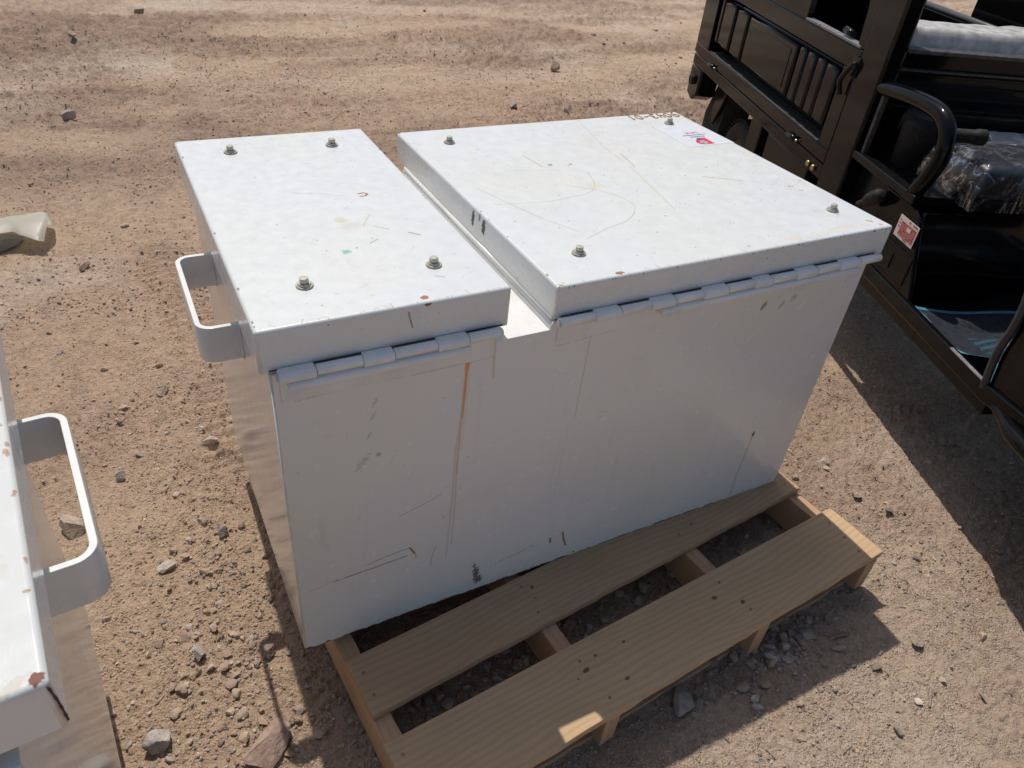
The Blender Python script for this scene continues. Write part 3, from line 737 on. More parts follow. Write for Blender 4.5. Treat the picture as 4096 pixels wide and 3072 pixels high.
FRONT = lambda n, c: n.y < -.7
TOP = lambda n, c: n.z > .6
def bolt(parent, x, y, z, seed):
    rs = random.Random(seed); bm = bmesh.new()
    b = bmesh.new(); bmesh.ops.create_cone(b, cap_ends=True, segments=28, radius1=.0132, radius2=.0126, depth=.0030)
    bmesh.ops.translate(b, verts=b.verts, vec=(0, 0, .00175)); bevel(b, .0007, 2); merge(bm, b, 1)
    b = bmesh.new(); bmesh.ops.create_cone(b, cap_ends=True, segments=24, radius1=.0100, radius2=.0090, depth=.003)
    bmesh.ops.translate(b, verts=b.verts, vec=(0, 0, .0050)); merge(bm, b, 0)
    b = bmesh.new(); bmesh.ops.create_cone(b, cap_ends=True, segments=6, radius1=.0075, radius2=.0073, depth=.0075)
    bmesh.ops.translate(b, verts=b.verts, vec=(0, 0, .0107)); bmesh.ops.rotate(b, verts=b.verts, matrix=Matrix.Rotation(rs.uniform(0, 1), 3, 'Z')); bevel(b, .0009, 2); merge(bm, b, 0)
    o = bm_obj('bolt', bm, [bolt_m, washer_m], parent); o.location = (x, y, z); o.rotation_euler = (rs.uniform(-.04, .04), rs.uniform(-.04, .04), 0)
    return o
def make_lid(parent, x0, x1, y0, y1, z0, z1, mtop, mfront, mside, cv, cvf, cvs, dz_tilt=0.0):
    bm = bm_box(x0, x1, y0, y1, z0, z1)
    vert = [e for e in bm.edges if abs(e.verts[0].co.z-e.verts[1].co.z) > .01]
    bevel(bm, .0055, 4, vert)
    tope = [e for e in bm.edges if min(e.verts[0].co.z, e.verts[1].co.z) > z1-1e-5]
    bevel(bm, .0075, 5, tope)
    o = bm_obj('lid', bm, [paint, mtop, mfront, mside], parent)
    rules = [(1, TOP, 0, 1, cv.x0, cv.W, cv.y0, cv.H)]
    if cvf: rules.append((2, FRONT, 0, 2, cvf.x0, cvf.W, cvf.y0, cvf.H))
    if cvs: rules.append((3, lambda n, c: n.x < -.7, 1, 2, cvs.x0, cvs.W, cvs.y0, cvs.H))
    face_uv(o, rules)
    return o
def make_hinge(parent, xs, covered, x0, x1, zc, lx0, lx1, bar0, bar1, gaps):
    """xs: knuckle joints; covered: spans where the upper leaf wraps the barrel; gaps: rusty slots under the lid"""
    h = bm_obj('hinge', bm_box(lx0, lx1, -.0022, .001, .604, zc, .0008, 2), paint, parent)
    js = [x0]+list(xs)+[x1]
    for a, b in zip(js[:-1], js[1:]):
        cov = any(c0_ <= (a+b)/2 <= c1_ for c0_, c1_ in covered)
        if cov:
            pr = prism([(.001, zc+.0086), (-.006, zc+.0086), (-.0150, zc+.0074), (-.0190, zc+.0040), (-.0200, zc-.001), (-.0185, zc-.0075), (.001, zc-.0085)], 'x', a+.0004, b-.0004, .0022, 3)
            bm_obj('knuckle', pr, paint, h)
        else:
            bm_obj('knuckle', tube([(a+.0004, -.0105, zc+.0011), (a+.0008, -.0105, zc+.0011), (b-.0008, -.0105, zc+.0011), (b-.0004, -.0105, zc+.0011)], [.0080, .0084, .0084, .0080], 20), paint, h)
    bm_obj('hinge_pin', tube([(x0-.0015, -.0105, zc+.0011), (x1+.0015, -.0105, zc+.0011)], .0062, 16), steel_edge, h)
    pr = prism([(-.0225, zc-.0205), (-.0225, zc-.0125), (-.0195, zc-.0085), (-.0095, zc-.0065), (.0, zc-.0065), (.0, zc-.0215)], 'x', bar0, bar1, .0018, 2)
    bm_obj('hinge_strip', pr, paint, h)
    for a, b in gaps: bm_obj('rust_line', bm_box(a, b, -.0030, -.0006, zc+.0070, zc+.0084), dark_gap, h)
    return h
def make_handle(parent, side, y0, y1, z0, z1, reach, t=.0085, rad=.026, mat=None):
    """C shaped flat bar standing out of a side face; side = -1 left, +1 right"""
    n = 7; pts = [(0, y1)]
    for k in range(n+1):
        a = math.pi/2*k/n; pts.append((reach-rad+rad*math.sin(a), y1-rad+rad*math.cos(a)))
    for k in range(n+1):
        a = math.pi/2*k/n; pts.append((reach-rad+rad*math.cos(a), y0+rad-rad*math.sin(a)))
    pts.append((0, y0)); ri = rad-t; inn = [(0, y0+t)]
    for k in range(n+1):
        a = math.pi/2*k/n; inn.append((reach-rad+ri*math.sin(a), y0+rad-ri*math.cos(a)))
    for k in range(n+1):
        a = math.pi/2*k/n; inn.append((reach-rad+ri*math.cos(a), y1-rad+ri*math.sin(a)))
    inn.append((0, y1-t))
    bm = bmesh.new(); A = []
    oz = [[bm.verts.new((side*p[0], p[1], z)) for p in pts] for z in (z0, z1)]
    iz = [[bm.verts.new((side*p[0], p[1], z)) for p in inn[::-1]] for z in (z0, z1)]
    m = len(pts)
    for i in range(m-1):
        s = 0 < i < m-2
        for fc in ((oz[0][i], oz[0][i+1], oz[1][i+1], oz[1][i]), (iz[0][i], iz[1][i], iz[1][i+1], iz[0][i+1])):
            q = bm.faces.new(fc); q.smooth = s
        bm.faces.new((oz[1][i], oz[1][i+1], iz[1][i+1], iz[1][i])); bm.faces.new((oz[0][i], iz[0][i], iz[0][i+1], oz[0][i+1]))
    for k in (0, m-1): bm.faces.new((oz[0][k], oz[1][k], iz[1][k], iz[0][k]))
    bmesh.ops.recalc_face_normals(bm, faces=bm.faces)
    ed = [e for e in bm.edges if len(e.link_faces) == 2 and e.link_faces[0].normal.angle(e.link_faces[1].normal) > 1.0]
    bevel(bm, .0009, 2, ed)
    hd = bm_obj('handle', bm, mat or paint, parent)
    rb = random.Random(9)
    for yy in (y0-.001, y0+t+.001, y1-t-.001, y1+.001):
        n_ = 16; pts = [(side*.0015, yy+rb.uniform(-.0006, .0006), z0+(z1-z0)*k/n_) for k in range(n_+1)]
        bm_obj('weld_bead', tube(pts, [.0024+rb.uniform(-.0005, .0006) for _ in pts], 7), mat or paint, hd)
    return hd
def make_box(name, left_handle=True):
    b = empty(name)
    prof = [(0, 0), (L, 0), (L, .6465), (.4575, .6465), (.4541, .640), (.4541, .6327), (.352, .6327), (.352, .655), (0, .655)]
    bm = prism(prof, 'y', 0, D)
    ed = [e for e in bm.edges if abs(e.verts[0].co.z-e.verts[1].co.z) > .3 or (abs(e.verts[0].co.z-.6327) < .001 and abs(e.verts[1].co.z-.6327) < .001)]
    bevel(bm, .0035, 3, ed)
    body = bm_obj('body', bm, [paint, m_front, m_side], b)
    face_uv(body, [(1, FRONT, 0, 2, 0, 1.22, 0, .66), (2, lambda n, c: abs(n.x) > .7 and c.z < .6, 0, 1, 0, 1, 0, 1)])
    return b, body
box1, body1 = make_box('steel_chest')
tag(box1, 'tall white steel chest with two bolted lids and rust streak on pine pallet', 'storage box', 'white steel chests')
# rolled seam along the riser beside the wide lid
bm_obj('seam_roll', tube([(.4590, .006, .6475), (.4590, D-.004, .6475)], .0052, 12), paint, body1)
ll = make_lid(box1, -.0123, .375, YF, YB, .658, .7266, m_ltop, m_lfront, paint, cl, clf, None)
rl = make_lid(box1, .4587, 1.2594, YF, YB, .651, .711, m_rtop, m_rfront, m_rside, cr, csf, cs)
ll['label'] = 'narrow lid with a green paint chip'; rl['label'] = 'wide lid with welded number and lot sticker'
for i, (x, y) in enumerate(((.0811, .654), (.2831, .650), (.0818, .1026), (.2866, .1044))): bolt(ll, x, y, .7266, i)
for i, (x, y) in enumerate(((.5506, .651), (1.1745, .656), (.5536, .094), (1.184, .100))): bolt(rl, x, y, .711, 10+i)
make_hinge(box1, (.0626, .1299, .1782, .2455, .2984), ((0, .0626), (.1299, .1782), (.2455, .2984)), .0095, .3555, .6560, .012, .345, .022, .300, ((.0, .028), (.055, .136), (.172, .252), (.295, .362)))
make_hinge(box1, (.5305, .5838, .6468, .7002, .7646, .8221, .8862, .9314, .9951, 1.0511, 1.115, 1.172), ((.5305, .5838), (.6468, .7002), (.7646, .8221), (.8862, .9314), (.9951, 1.0511), (1.115, 1.172)), .4625, 1.234, .6490, .468, 1.20, .669, 1.172, ((.47, .537), (.580, .652), (.696, .892), (.928, 1.122), (1.168, 1.225)))
make_handle(box1, -1, .237, .503, .5285, .596, .067)
# welded number 9043-01, read from behind the box
G = {'9': [[(.9, .55), (.55, .42), (.15, .55), (.1, .85), (.45, 1.02), (.85, .9), (.9, .55), (.75, .2), (.35, 0)]],
     '0': [[(.5, 1), (.15, .8), (.12, .35), (.45, 0), (.85, .2), (.9, .7), (.5, 1)]],
     '4': [[(.2, 1), (.15, .45), (.9, .45)], [(.75, .95), (.7, 0)]],
     '3': [[(.12, .9), (.5, 1.02), (.85, .8), (.45, .55), (.9, .32), (.55, 0), (.1, .1)]],
     '-': [[(.15, .5), (.85, .5)]], '1': [[(.5, 1), (.5, 0)]]}
bm = bmesh.new(); xc = 1.247; cw = .0235; chh = .030
for ch in '9043-01':
    for st in G[ch]:
        pts = bez([(xc-p[0]*cw*.82, .731-p[1]*chh, .7112) for p in st], 5)
        tube(pts, [.0019+.0005*math.sin(i*1.9) for i in range(len(pts))], 7, bm=bm)
    xc -= cw
bm_obj('welded_number', bm, bead_m, rl)
# lot sticker with print, one mesh
stk = [simple_mat('sticker_paper', (.69, .70, .73), .35, var=.02), simple_mat('sticker_red', (.72, .03, .05), .4, var=.05), simple_mat('sticker_blue', (.03, .08, .30), .4, var=.05), simple_mat('sticker_black', (.12, .12, .12), .5, var=.1)]
bm = prism([(1.1135, .4935), (1.2575, .4945), (1.2545, .648), (1.2297, .6576), (1.1113, .644)], 'z', .7111, .7114)
def place(b, x, y, z=.7116, rz=math.pi):
    bmesh.ops.rotate(b, verts=b.verts, matrix=Matrix.Rotation(rz, 3, 'Z')); bmesh.ops.translate(b, verts=b.verts, vec=(x, y, z)); return b
merge(bm, place(text_bm('Lot #:', .0165, 1), 1.187, .584)); merge(bm, place(text_bm('Auctions', .0125, 3), 1.186, .556))
merge(bm, place(text_bm('www.', .007, 2), 1.213, .5675)); merge(bm, place(text_bm('.com', .007, 2), 1.155, .5675))
for k in range(9): merge(bm, bm_box(1.162+k*.005, 1.1655+k*.005, .5635, .5675, .7115, .7117), 2)
merge(bm, prism([(1.200, .502), (1.1999, .5435), (1.187, .5435), (1.183, .530), (1.168, .533), (1.158, .526), (1.155, .514), (1.161, .505), (1.170, .502)], 'z', .7115, .7117), 1)
merge(bm, prism([(1.1865, .5435), (1.1755, .5435), (1.166, .532), (1.183, .530)], 'z', .7115, .7118), 2)
c_ = bmesh.new(); bmesh.ops.create_circle(c_, cap_ends=True, segments=20, radius=.0105); bmesh.ops.translate(c_, verts=c_.verts, vec=(1.1765, .5155, .7119)); merge(bm, c_, 0)
for k in range(4):
    c_ = bm_box(1.168, 1.185, .5085+k*.0042, .5100+k*.0042, .71195, .7121); merge(bm, c_, 2)
st = bm_obj('lot_sticker', bm, stk, rl)

# second chest at the left edge of the picture
box2, body2 = make_box('steel_chest')
tag(box2, 'white steel chest cut off at the left edge, rusty lid corner and handle facing right', 'storage box', 'white steel chests')
cr2 = Canvas('second_lid_wear', .8007, YB-YF, .4587, YF, base=(.665, .68, .68), seed=22)
cr2.specks(80, .47, .01, 1.25, .73, .0008, .003, [(.25, .14, .07), DK], .7); cr2.scratches(40, .5, .02, 1.2, .7, .02, .2, [(.55, .52, .48)], .5)
e = cr2.rs
for k in range(14):
    y = e.uniform(.2, .5) if k % 3 else e.uniform(.02, .72); cr2.blob(1.2550+e.normal()*.0012, y, e.uniform(.0008, .0028), e.uniform(.002, .007), 0, (.38, .22, .12), .8, .9, 320)
for k in range(16): cr2.blob(1.232+e.normal()*.006, e.uniform(.05, .6), .004, .016, 0, (.60, .57, .50), .4, .8, 220)
cr2.blob(1.235, .335, .012, .006, .2, (.42, .24, .11), .75, .8, 250); cr2.blob(1.236, .012, .014, .006, .3, (.55, .47, .36), .5, .9, 260); cr2.blob(1.252, .010, .006, .006, .3, (.20, .07, .04), .95, .5)

csr = Canvas('second_lid_side_wear', YB-YF, .06, YF, .667, seed=25)
m_top2 = paint_mat('white_enamel_second_lid', cr2, rough=.2)
l2 = make_lid(box2, .4587, 1.2594, YF, YB, .667, .727, m_top2, paint, paint, cr2, None, None)
l2b = make_lid(box2, -.0123, .375, YF, YB, .667, .727, paint, paint, paint, cl, None, None)
l2['label'] = 'lid with rust along its right edge'
rustblk = simple_mat('corner_rust', (.12, .055, .035), .8, .1, .3, .5, 160)
bm_obj('rust_scale', tube(bez([(1.2575, .0035, .722), (1.259, .0030, .705), (1.2596, .0032, .688), (1.2596, .004, .672)], 4), [.0009, .0013, .0008]*4+[.001], 6), rustblk, l2)
for i, (x, y) in enumerate(((.5506, .651), (1.1745, .656), (.5536, .094), (1.184, .100))):
    if x < 1.1: bolt(l2, x, y, .727, 30+i)
make_hinge(box2, (.5305, .6468, .7646, .8862, .9951, 1.115), ((.53, .64), (.76, .88), (1.0, 1.11)), .4625, 1.19, .656, .468, 1.20, .56, 1.10, ((.5, .9),))
hb = make_handle(box2, 1, .2315, .508, .535, .602, .084); hb.location = (1.22, 0, 0)
box2.location = (-1.5069, -.5704, .0291); box2.rotation_euler = (0, 0, R(5.13))
pA = R(5.13)
p2 = copy_tree(p1)
p2['label'] = 'mostly hidden pine pallet under the white chest at the left edge'
dx2, dy2 = rot2(-.02, .02, R(.3))
p2.location = (-1.60, -.62, .0285); p2.rotation_euler = (0, 0, R(.3))

# ------------------------------------------------------------------ cream plastic sheet at the left edge
sheet_m = simple_mat('cream_plastic', (.80, .79, .72), .35, 0, .5, .06, 12)
_n = sheet_m.node_tree; _b = [q_ for q_ in _n.nodes if q_.type == 'BSDF_PRINCIPLED'][0]; _o = [q_ for q_ in _n.nodes if q_.type == 'OUTPUT_MATERIAL'][0]
_t = _n.nodes.new('ShaderNodeBsdfTranslucent'); _t.inputs[0].default_value = (.85, .82, .70, 1); _m = _n.nodes.new('ShaderNodeMixShader'); _m.inputs[0].default_value = .45
_n.links.new(_b.outputs[0], _m.inputs[1]); _n.links.new(_t.outputs[0], _m.inputs[2]); _n.links.new(_m.outputs[0], _o.inputs[0])
SR = bez([(-.82, 2.120, -.055), (-.5523, 2.2395, -.045), (-.470, 2.245, -.040), (-.3999, 2.237, -.034), (-.384, 2.201, -.045)], 7)
SL = bez([(-.82, 2.060, -.075), (-.545, 2.145, -.060), (-.484, 2.118, -.062), (-.436, 2.085, -.074), (-.4150, 2.090, -.085)], 7)
SB = [Vector((p.x, p.y+.07, GZ+.008)) for p in SR]
bm = bmesh.new(); rows = []
for k in range(7): rows.append([b_.lerp(r_, math.sin(k/6*math.pi/2)) for b_, r_ in zip(SB, SR)])
for k in range(1, 9): rows.append([r_.lerp(l_, k/8)+Vector((0, 0, .008*math.sin(k/8*math.pi))) for r_, l_ in zip(SR, SL)])
V = [[bm.verts.new(p) for p in r_] for r_ in rows]
for a_, b_ in zip(V[:-1], V[1:]):
    for k in range(len(a_)-1): bm.faces.new((a_[k], a_[k+1], b_[k+1], b_[k])).smooth = True
q = [bm.verts.new(p) for p in ((-.82, 2.02, GZ+.010), (-.60, 2.09, GZ+.012), (-.510, 2.150, GZ+.016), (-.480, 2.215, GZ+.016), (-.55, 2.27, GZ+.012), (-.82, 2.20, GZ+.010))]
bm.faces.new(q)
r = bmesh.ops.solidify(bm, geom=list(bm.faces), thickness=.0012)
sh = bm_obj('plastic_sheet', bm, sheet_m, None, True)
tag(sh, 'curled cream plastic sheet poking in at the left edge above the dirt', 'plastic sheet')

# ------------------------------------------------------------------ black cargo tricycle
# local frame: +X to the rear, +Y outward to the near side, Z up from the ground
trike = empty('cargo_tricycle', (1.9127, .4279, GZ), R(68))
tag(trike, 'glossy black electric cargo tricycle with ribbed side panel and plastic wrapped seat', 'tricycle')
blk = simple_mat('black_gloss_paint', (.005, .005, .0055), .08, 0, .21, .15, 8, .05, 14)
blk2 = simple_mat('black_satin_paint', (.008, .008, .0085), .2, 0, .23, .3, 30, .05, 300)
rub = simple_mat('black_rubber', (.014, .0135, .013), .75, 0, .4, .4, 60)
pale_blk = simple_mat('sunlit_black_ledge', (.055, .052, .05), .5, 0, .5, .7, 60)  # black lifted to grey: sunlit look of the tops put into the colour
wrap = simple_mat('grey_foam_wrap', (.50, .48, .455), .42, 0, .5, .35, 26, .0)
chrome = simple_mat('zinc_bolt', (.55, .53, .48), .3, .9, .5, .2, 200)
brass = simple_mat('brass_bolt', (.42, .34, .16), .4, .8, .5, .3, 200)
TK = lambda n, *a, **k: box(n, *a, parent=k.pop('parent', trike), **k)
def add(name, bm, mat, parent=trike, smooth=False): return bm_obj(name, bm, mat, parent, smooth)
# rear side panel: frame of rails and stiles round a recessed ribbed panel
bm = bmesh.new()
bm_box(.475, 2.06, -.03, .0, .570, .618, .004, 2, bm)
bm_box(.475, 2.06, -.03, .0, .880, .945, .004, 2, bm)
bm_box(.475, .560, -.03, .0, .618, .880, .004, 2, bm)
bm_box(1.87, 2.06, -.03, .0, .618, .880, .004, 2, bm)
bm_box(.560, 1.87, -.09, -.075, .60, .90, 0, 1, bm)
sp = add('side_panel', bm, blk)
add('sunlit_ledge', bm_box(.58, 1.85, -.072, -.004, .6175, .6195), pale_blk, sp)  # sun on top of the lower rail, painted in as a paler strip
edges = [.600, .682, .688, .757, .763, .842, .848, .925, .931, 1.462, 1.468, 1.625, 1.631, 1.80]
bm = bm_box(.585, 1.835, -.058, -.030, .665, .862, .006, 2)
for a, b_ in ((.592, .680), (.692, .757), (.772, .842), (.856, .916), (.940, 1.452), (1.478, 1.612), (1.642, 1.785), (1.798, 1.832)):
    q = bm_box(a, b_, -.040, -.004, .668, .858)
    te = [e for e in q.edges if max(v.co.y for v in e.verts) > -.01 and min(v.co.y for v in e.verts) > -.01]
    bevel(q, .011, 3, te); merge(bm, q)
q = bm_box(.98, 1.41, -.010, -.0015, .690, .835, .002, 2); merge(bm, q)
add('ribbed_panel', bm, blk, sp)
# diamond-plate skirt below the seam
bm = bm_box(.475, 2.055, -.028, -.002, .515, .566, .003, 2)
rs = random.Random(3)
for i in range(66):
    x = .50+i*.0232
    for k in range(2):
        c_ = tube([(x+.004*k, -.0030, .524+.02*k), (x+.008+.004*k, -.0024, .534+.02*k), (x+.010+.004*k, -.0030, .542+.02*k)], .0014, 5); merge(bm, c_)
add('tread_plate_skirt', bm, blk)
for x in (1.76, .755):
    h_ = add('hinge', tube([(x-.045, .007, .575), (x+.03, .007, .572)], .010, 12), blk2)
    add('hinge_pin', tube([(x-.06, .007, .5735), (x-.042, .007, .574)], .005, 10), chrome, h_)
for x, z in ((.573, .535), (.531, .535)):
    add('bolt', tube([(x, -.001, z), (x, .006, z), (x, .009, z)], [.0115, .011, .006], 12), brass)
# upper side panel with window opening
bm = bmesh.new()
bm_box(.935, 2.06, -.028, -.004, .948, 1.38, .004, 2, bm)
for k in range(4): bm_box(1.00+k*.24, 1.18+k*.24, -.006, .006, 1.0, 1.30, .005, 2, bm)
add('upper_side_panel', bm, blk)
arch = [(.475, .948), (.52, .948)]
for k in range(9):
    a = math.pi*k/8/2; arch.append((.53+.055*(1-math.cos(a)), 1.02+.10*math.sin(a)))
arch += [(.935, 1.13), (.935, 1.40), (.475, 1.40)]
add('window_frame', prism(arch, 'y', -.028, -.003, .002), blk)
add('window_sill', bm_box(.50, .935, -.032, -.001, .9455, .9545, .002), simple_mat('grey_sill', (.16, .155, .15), .5, var=.5, vscale=50))  # sill in a paler grey than the frame
add('window_latch', tube([(.60, -.02, .968), (.66, -.02, .972)], .011, 10), blk2)
# body shell behind the panels
bm = bmesh.new()
bm_box(.36, 2.05, -.83, -.10, .50, .56, 0, 1, bm)
add('cargo_floor', bm, blk2)
fs = add('far_side_wall', bm_box(.34, 2.0, -.83, -.80, .50, .945, .004), blk)
add('top_rail', tube([(.30, -.815, .955), (2.02, -.815, .955)], .014, 12), simple_mat('dull_black_tube', (.07, .068, .066), .35, var=.3), fs)
add('far_upper_panel', bm_box(.34, 1.30, -.93, -.90, .90, 1.42, .006), blk)
add('rear_wall', bm_box(2.02, 2.05, -.83, -.03, .50, .945, .004), blk)
# cab pillar, slightly raked
pil = prism([(.318, .40), (.470, .40), (.470, 1.42), (.318, 1.42)], 'y', -.055, .004, .010, 3)
pl = add('cab_pillar', pil, blk)
add('latch_plate', prism([(.455, .865), (.505, .865), (.512, .90), (.500, .925), (.455, .925)], 'y', .003, .009, .002), blk2, pl)
add('latch_hook', tube(bez([(.50, .014, .80), (.512, .022, .84), (.490, .024, .875), (.470, .016, .905), (.462, .012, .89)], 6), .0085, 10), blk2, pl)
add('latch_screw', tube([(.485, .008, .900), (.485, .013, .900)], .005, 10), chrome, pl)
# partition behind the seat
bm = bm_box(.325, .352, -.80, -.055, .66, .982, .004)
for z, hh in ((.925, .010), (.895, .006), (.86, .010), (.825, .014)): bm_box(.315, .328, -.79, -.06, z-hh, z, .003, 2, bm)
pt = add('cab_partition', bm, blk)
add('top_lip', bm_box(.300, .352, -.80, -.05, .982, .994, .003), pale_blk, pt)  # lit grey of the lip is in its colour
add('rail_strip', bm_box(.306, .326, -.80, -.05, .931, .937, .001), pale_blk, pt)
def crumpled(x0, x1, y0, y1, z0, z1, amp, seed, nx=26, ny=70, slope=0.0, scale=14):
    bm = bmesh.new(); V = {}
    for i in range(nx+1):
        for j in range(ny+1):
            s_ = i/nx; t = j/ny; e_ = min(1, min(s_, 1-s_)*5, min(t, 1-t)*14)
            x = x0+(x1-x0)*s_; y = y0+(y1-y0)*t; X = np.array([x*scale]); Y = np.array([y*scale])
            z = z0+(z1-z0)*math.sqrt(max(0, 1-(1-e_)**2)) + amp*(abs(fbm(X, Y, seed, 4)[0]-.5)*4-.5)*e_ + slope*(s_-.5) + amp*1.4*(fbm(X*.3, Y*.3, seed+9, 2)[0]-.5)*e_
            V[i, j] = bm.verts.new((x, y, z))
    for i in range(nx):
        for j in range(ny): bm.faces.new((V[i, j], V[i+1, j], V[i+1, j+1], V[i, j+1])).smooth = True
    bd = [e for e in bm.edges if len(e.link_faces) == 1]
    r = bmesh.ops.extrude_edge_only(bm, edges=bd); nv = [v for v in r['geom'] if isinstance(v, bmesh.types.BMVert)]
    for v in nv: v.co.z = z0-.02
    return bm
add('rear_bench_cushion', crumpled(.355, .56, -.79, -.04, .93, 1.045, .007, 3, scale=9), wrap)
add('seat_back_pad', crumpled(.10, .315, -.80, -.24, .72, .765, .005, 8, slope=.03), wrap)
# seat base with shelf, grab bar, strut
shf = add('seat_shelf', bm_box(-.060, .350, -.80, .0, .652, .679, .004), blk2)
add('seat_base_panel', prism([(-.215, .418), (.10, .418), (.095, .648), (-.060, .648), (-.115, .625)], 'y', -.022, -.008, .004), blk)
q = bm_box(-.16, .02, -.010, -.0045, .44, .53, .004, 2)
add('embossed_panel', q, blk); add('embossed_slot', bm_box(-.075, -.06, -.006, -.001, .455, .505, .003, 2), blk)
add('seat_base_front', bm_box(-.112, -.100, -.80, -.02, .37, .65, .002), blk)
add('inner_bulkhead', bm_box(.095, .40, -.79, -.05, .36, .65, .002), blk2)
add('dashboard', prism([(-.72, .80), (-.66, .98), (-.72, 1.02), (-.84, 1.50), (-.87, 1.50), (-.82, .80)], 'y', -.74, -.08, .008), blk)
for x, z in ((.30, .56), (.245, .575), (.23, .54), (.29, .52)):
    add('bolt', tube([(x, -.101, z), (x, -.092, z), (x, -.088, z)], [.012, .012, .006], 12), brass if z > .555 else chrome)
path = bez([(.345, -.022, .872), (.20, -.022, .890), (.08, -.022, .897), (.0, -.022, .890), (-.050, -.022, .858), (-.068, -.022, .80), (-.050, -.022, .735), (-.022, -.022, .676)], 7)
gb = add('grab_bar', tube(path, .0235, 18), blk)
add('bar_strut', bm_box(.286, .300, -.028, -.012, .676, .880, .001), pale_blk, gb)
add('hand_grip', tube(bez([(-.01, -.035, .842), (-.025, -.07, .847), (-.045, -.115, .852), (-.05, -.140, .853)], 5), [.019]*10+[.022]*5+[.016], 16), rub)
add('grip_end_bolt', tube([(-.05, -.140, .853), (-.052, -.152, .853)], .009, 12), chrome)
add('parking_lever', tube(bez([(.185, .0, .548), (.14, .012, .575), (.105, .016, .600), (.075, .016, .622), (.062, .014, .632)], 5), [.010]*6+[.014, .017, .019, .021, .022, .022, .022, .0225, .0225, .022, .021, .020, .017, .013, .008], 14), rub)
add('cup_holder', tube([(.20, -.13, .68), (.20, -.13, .80), (.20, -.13, .835)], [.060, .066, .070], 24), rub)
# driver saddle in clear plastic
bm = bm_box(-.145, .10, -.78, -.115, .705, .800, .028, 4)
sd_ = add('saddle', bm, simple_mat('black_vinyl', (.014, .014, .016), .4, var=.3), trike)
m, n, b = newmat('clear_plastic_wrap'); v = objc(n)
tr = n.nodes.new('ShaderNodeBsdfTransparent'); gl = n.nodes.new('ShaderNodeBsdfGlossy'); gl.inputs['Roughness'].default_value = .12
gl.inputs['Color'].default_value = (.9, .92, .95, 1)
bk = n.nodes.new('ShaderNodeBump'); bk.inputs['Strength'].default_value = 1.0; bk.inputs['Distance'].default_value = .012
fq = mth(n, 'ABSOLUTE', mth(n, 'SUBTRACT', nz(n, 11, 4, .55, v, .6), .5)); n.links.new(fq, bk.inputs['Height']); n.links.new(bk.outputs[0], gl.inputs['Normal'])
df = n.nodes.new('ShaderNodeBsdfDiffuse'); df.inputs['Color'].default_value = (.35, .36, .38, 1)
fc = ramp(n, fq, [(.0, g(.5)), (.025, g(.12)), (.1, g(.06))])
mx = n.nodes.new('ShaderNodeMixShader'); mx2 = n.nodes.new('ShaderNodeMixShader'); mx2.inputs[0].default_value = .35
n.links.new(gl.outputs[0], mx2.inputs[1]); n.links.new(df.outputs[0], mx2.inputs[2])
n.links.new(fc, mx.inputs[0]); n.links.new(tr.outputs[0], mx.inputs[1]); n.links.new(mx2.outputs[0], mx.inputs[2])
n.links.new(mx.outputs[0], [x for x in n.nodes if x.type == 'OUTPUT_MATERIAL'][0].inputs[0])
add('plastic_wrap', crumpled(-.165, .115, -.80, -.095, .705, .812, .006, 21, 40, 90, scale=7), m, sd_)
# warning label on the seat base
lab = [simple_mat('label_paper', (.70, .60, .55), .4, var=.03), simple_mat('label_red', (.36, .03, .03), .4, var=.1), simple_mat('label_pink', (.55, .25, .23), .4, var=.1), simple_mat('label_grey', (.2, .18, .18), .5, var=.1)]
bm = bm_box(-.135, -.034, -.004, -.0025, .550, .614)
for k in range(6):
    z = .604-k*.0070-.004
    q = bm_box(-.130, -.052, -.0026, -.0019, z-.0053, z); merge(bm, q, 1)
    for t in range(5):
        if (k*3+t) % 4: q = bm_box(-.124+t*.014, -.114+t*.014, -.0020, -.0014, z-.0038, z-.0015); merge(bm, q, 2)
q = bm_box(-.105, -.085, -.0018, -.0012, .583, .594); merge(bm, q, 0)
for (a, b_, z0, z1) in ((-.128, -.105, .6075, .6115), (-.092, -.085, .607, .612), (-.105, -.085, .554, .557), (-.048, -.039, .60, .603), (-.048, -.039, .59, .593), (-.048, -.039, .58, .583)):
    q = bm_box(a, b_, -.0024, -.0018, z0, z1); merge(bm, q, 3)
add('warning_label', bm, lab)
# sill, floor, leg shield
sill = prism([(.33, .378), (-.62, .372), (-.72, .385), (-.84, .402), (-.98, .43), (-.98, .46), (-.84, .440), (-.72, .428), (-.60, .418), (.33, .424)], 'y', -.022, .0, .006, 3)
sl = add('side_sill', sill, blk)
add('bright_sill_line', bm_box(-.60, -.45, -.008, .0012, .4185, .4215), simple_mat('bright_edge', (.5, .48, .5), .25, .6), sl)  # thin bright line along the upper edge of the sill
add('foot_floor', bm_box(-.62, .10, -.80, -.023, .33, .372, .002), blk2)
cowl = [(-.600, .400), (-.585, .50), (-.588, .58), (-.575, .66), (-.535, .735), (-.50, .84), (-.60, .90), (-.86, .86), (-1.12, .70), (-1.24, .52), (-1.22, .40), (-.98, .34)]
cw_ = add('leg_shield', prism(cowl, 'y', -.80, -.012, .016, 4), blk)
add('shield_trim', tube(bez([(-.602, -.006, .402), (-.586, -.004, .50), (-.590, -.004, .58), (-.578, -.004, .66), (-.538, -.006, .735), (-.503, -.012, .84)], 6), .010, 10), simple_mat('grey_trim', (.045, .042, .04), .45), cw_)
add('front_bumper', tube(bez([(-.62, -.012, .392), (-.70, -.004, .384), (-.80, .014, .385), (-1.0, .02, .40), (-1.2, -.05, .41), (-1.32, -.30, .41), (-1.32, -.50, .41), (-1.2, -.75, .41)], 6), [.004, .006, .008, .010, .012, .014, .016, .018, .020, .021]+[.022]*39, 14), blk)
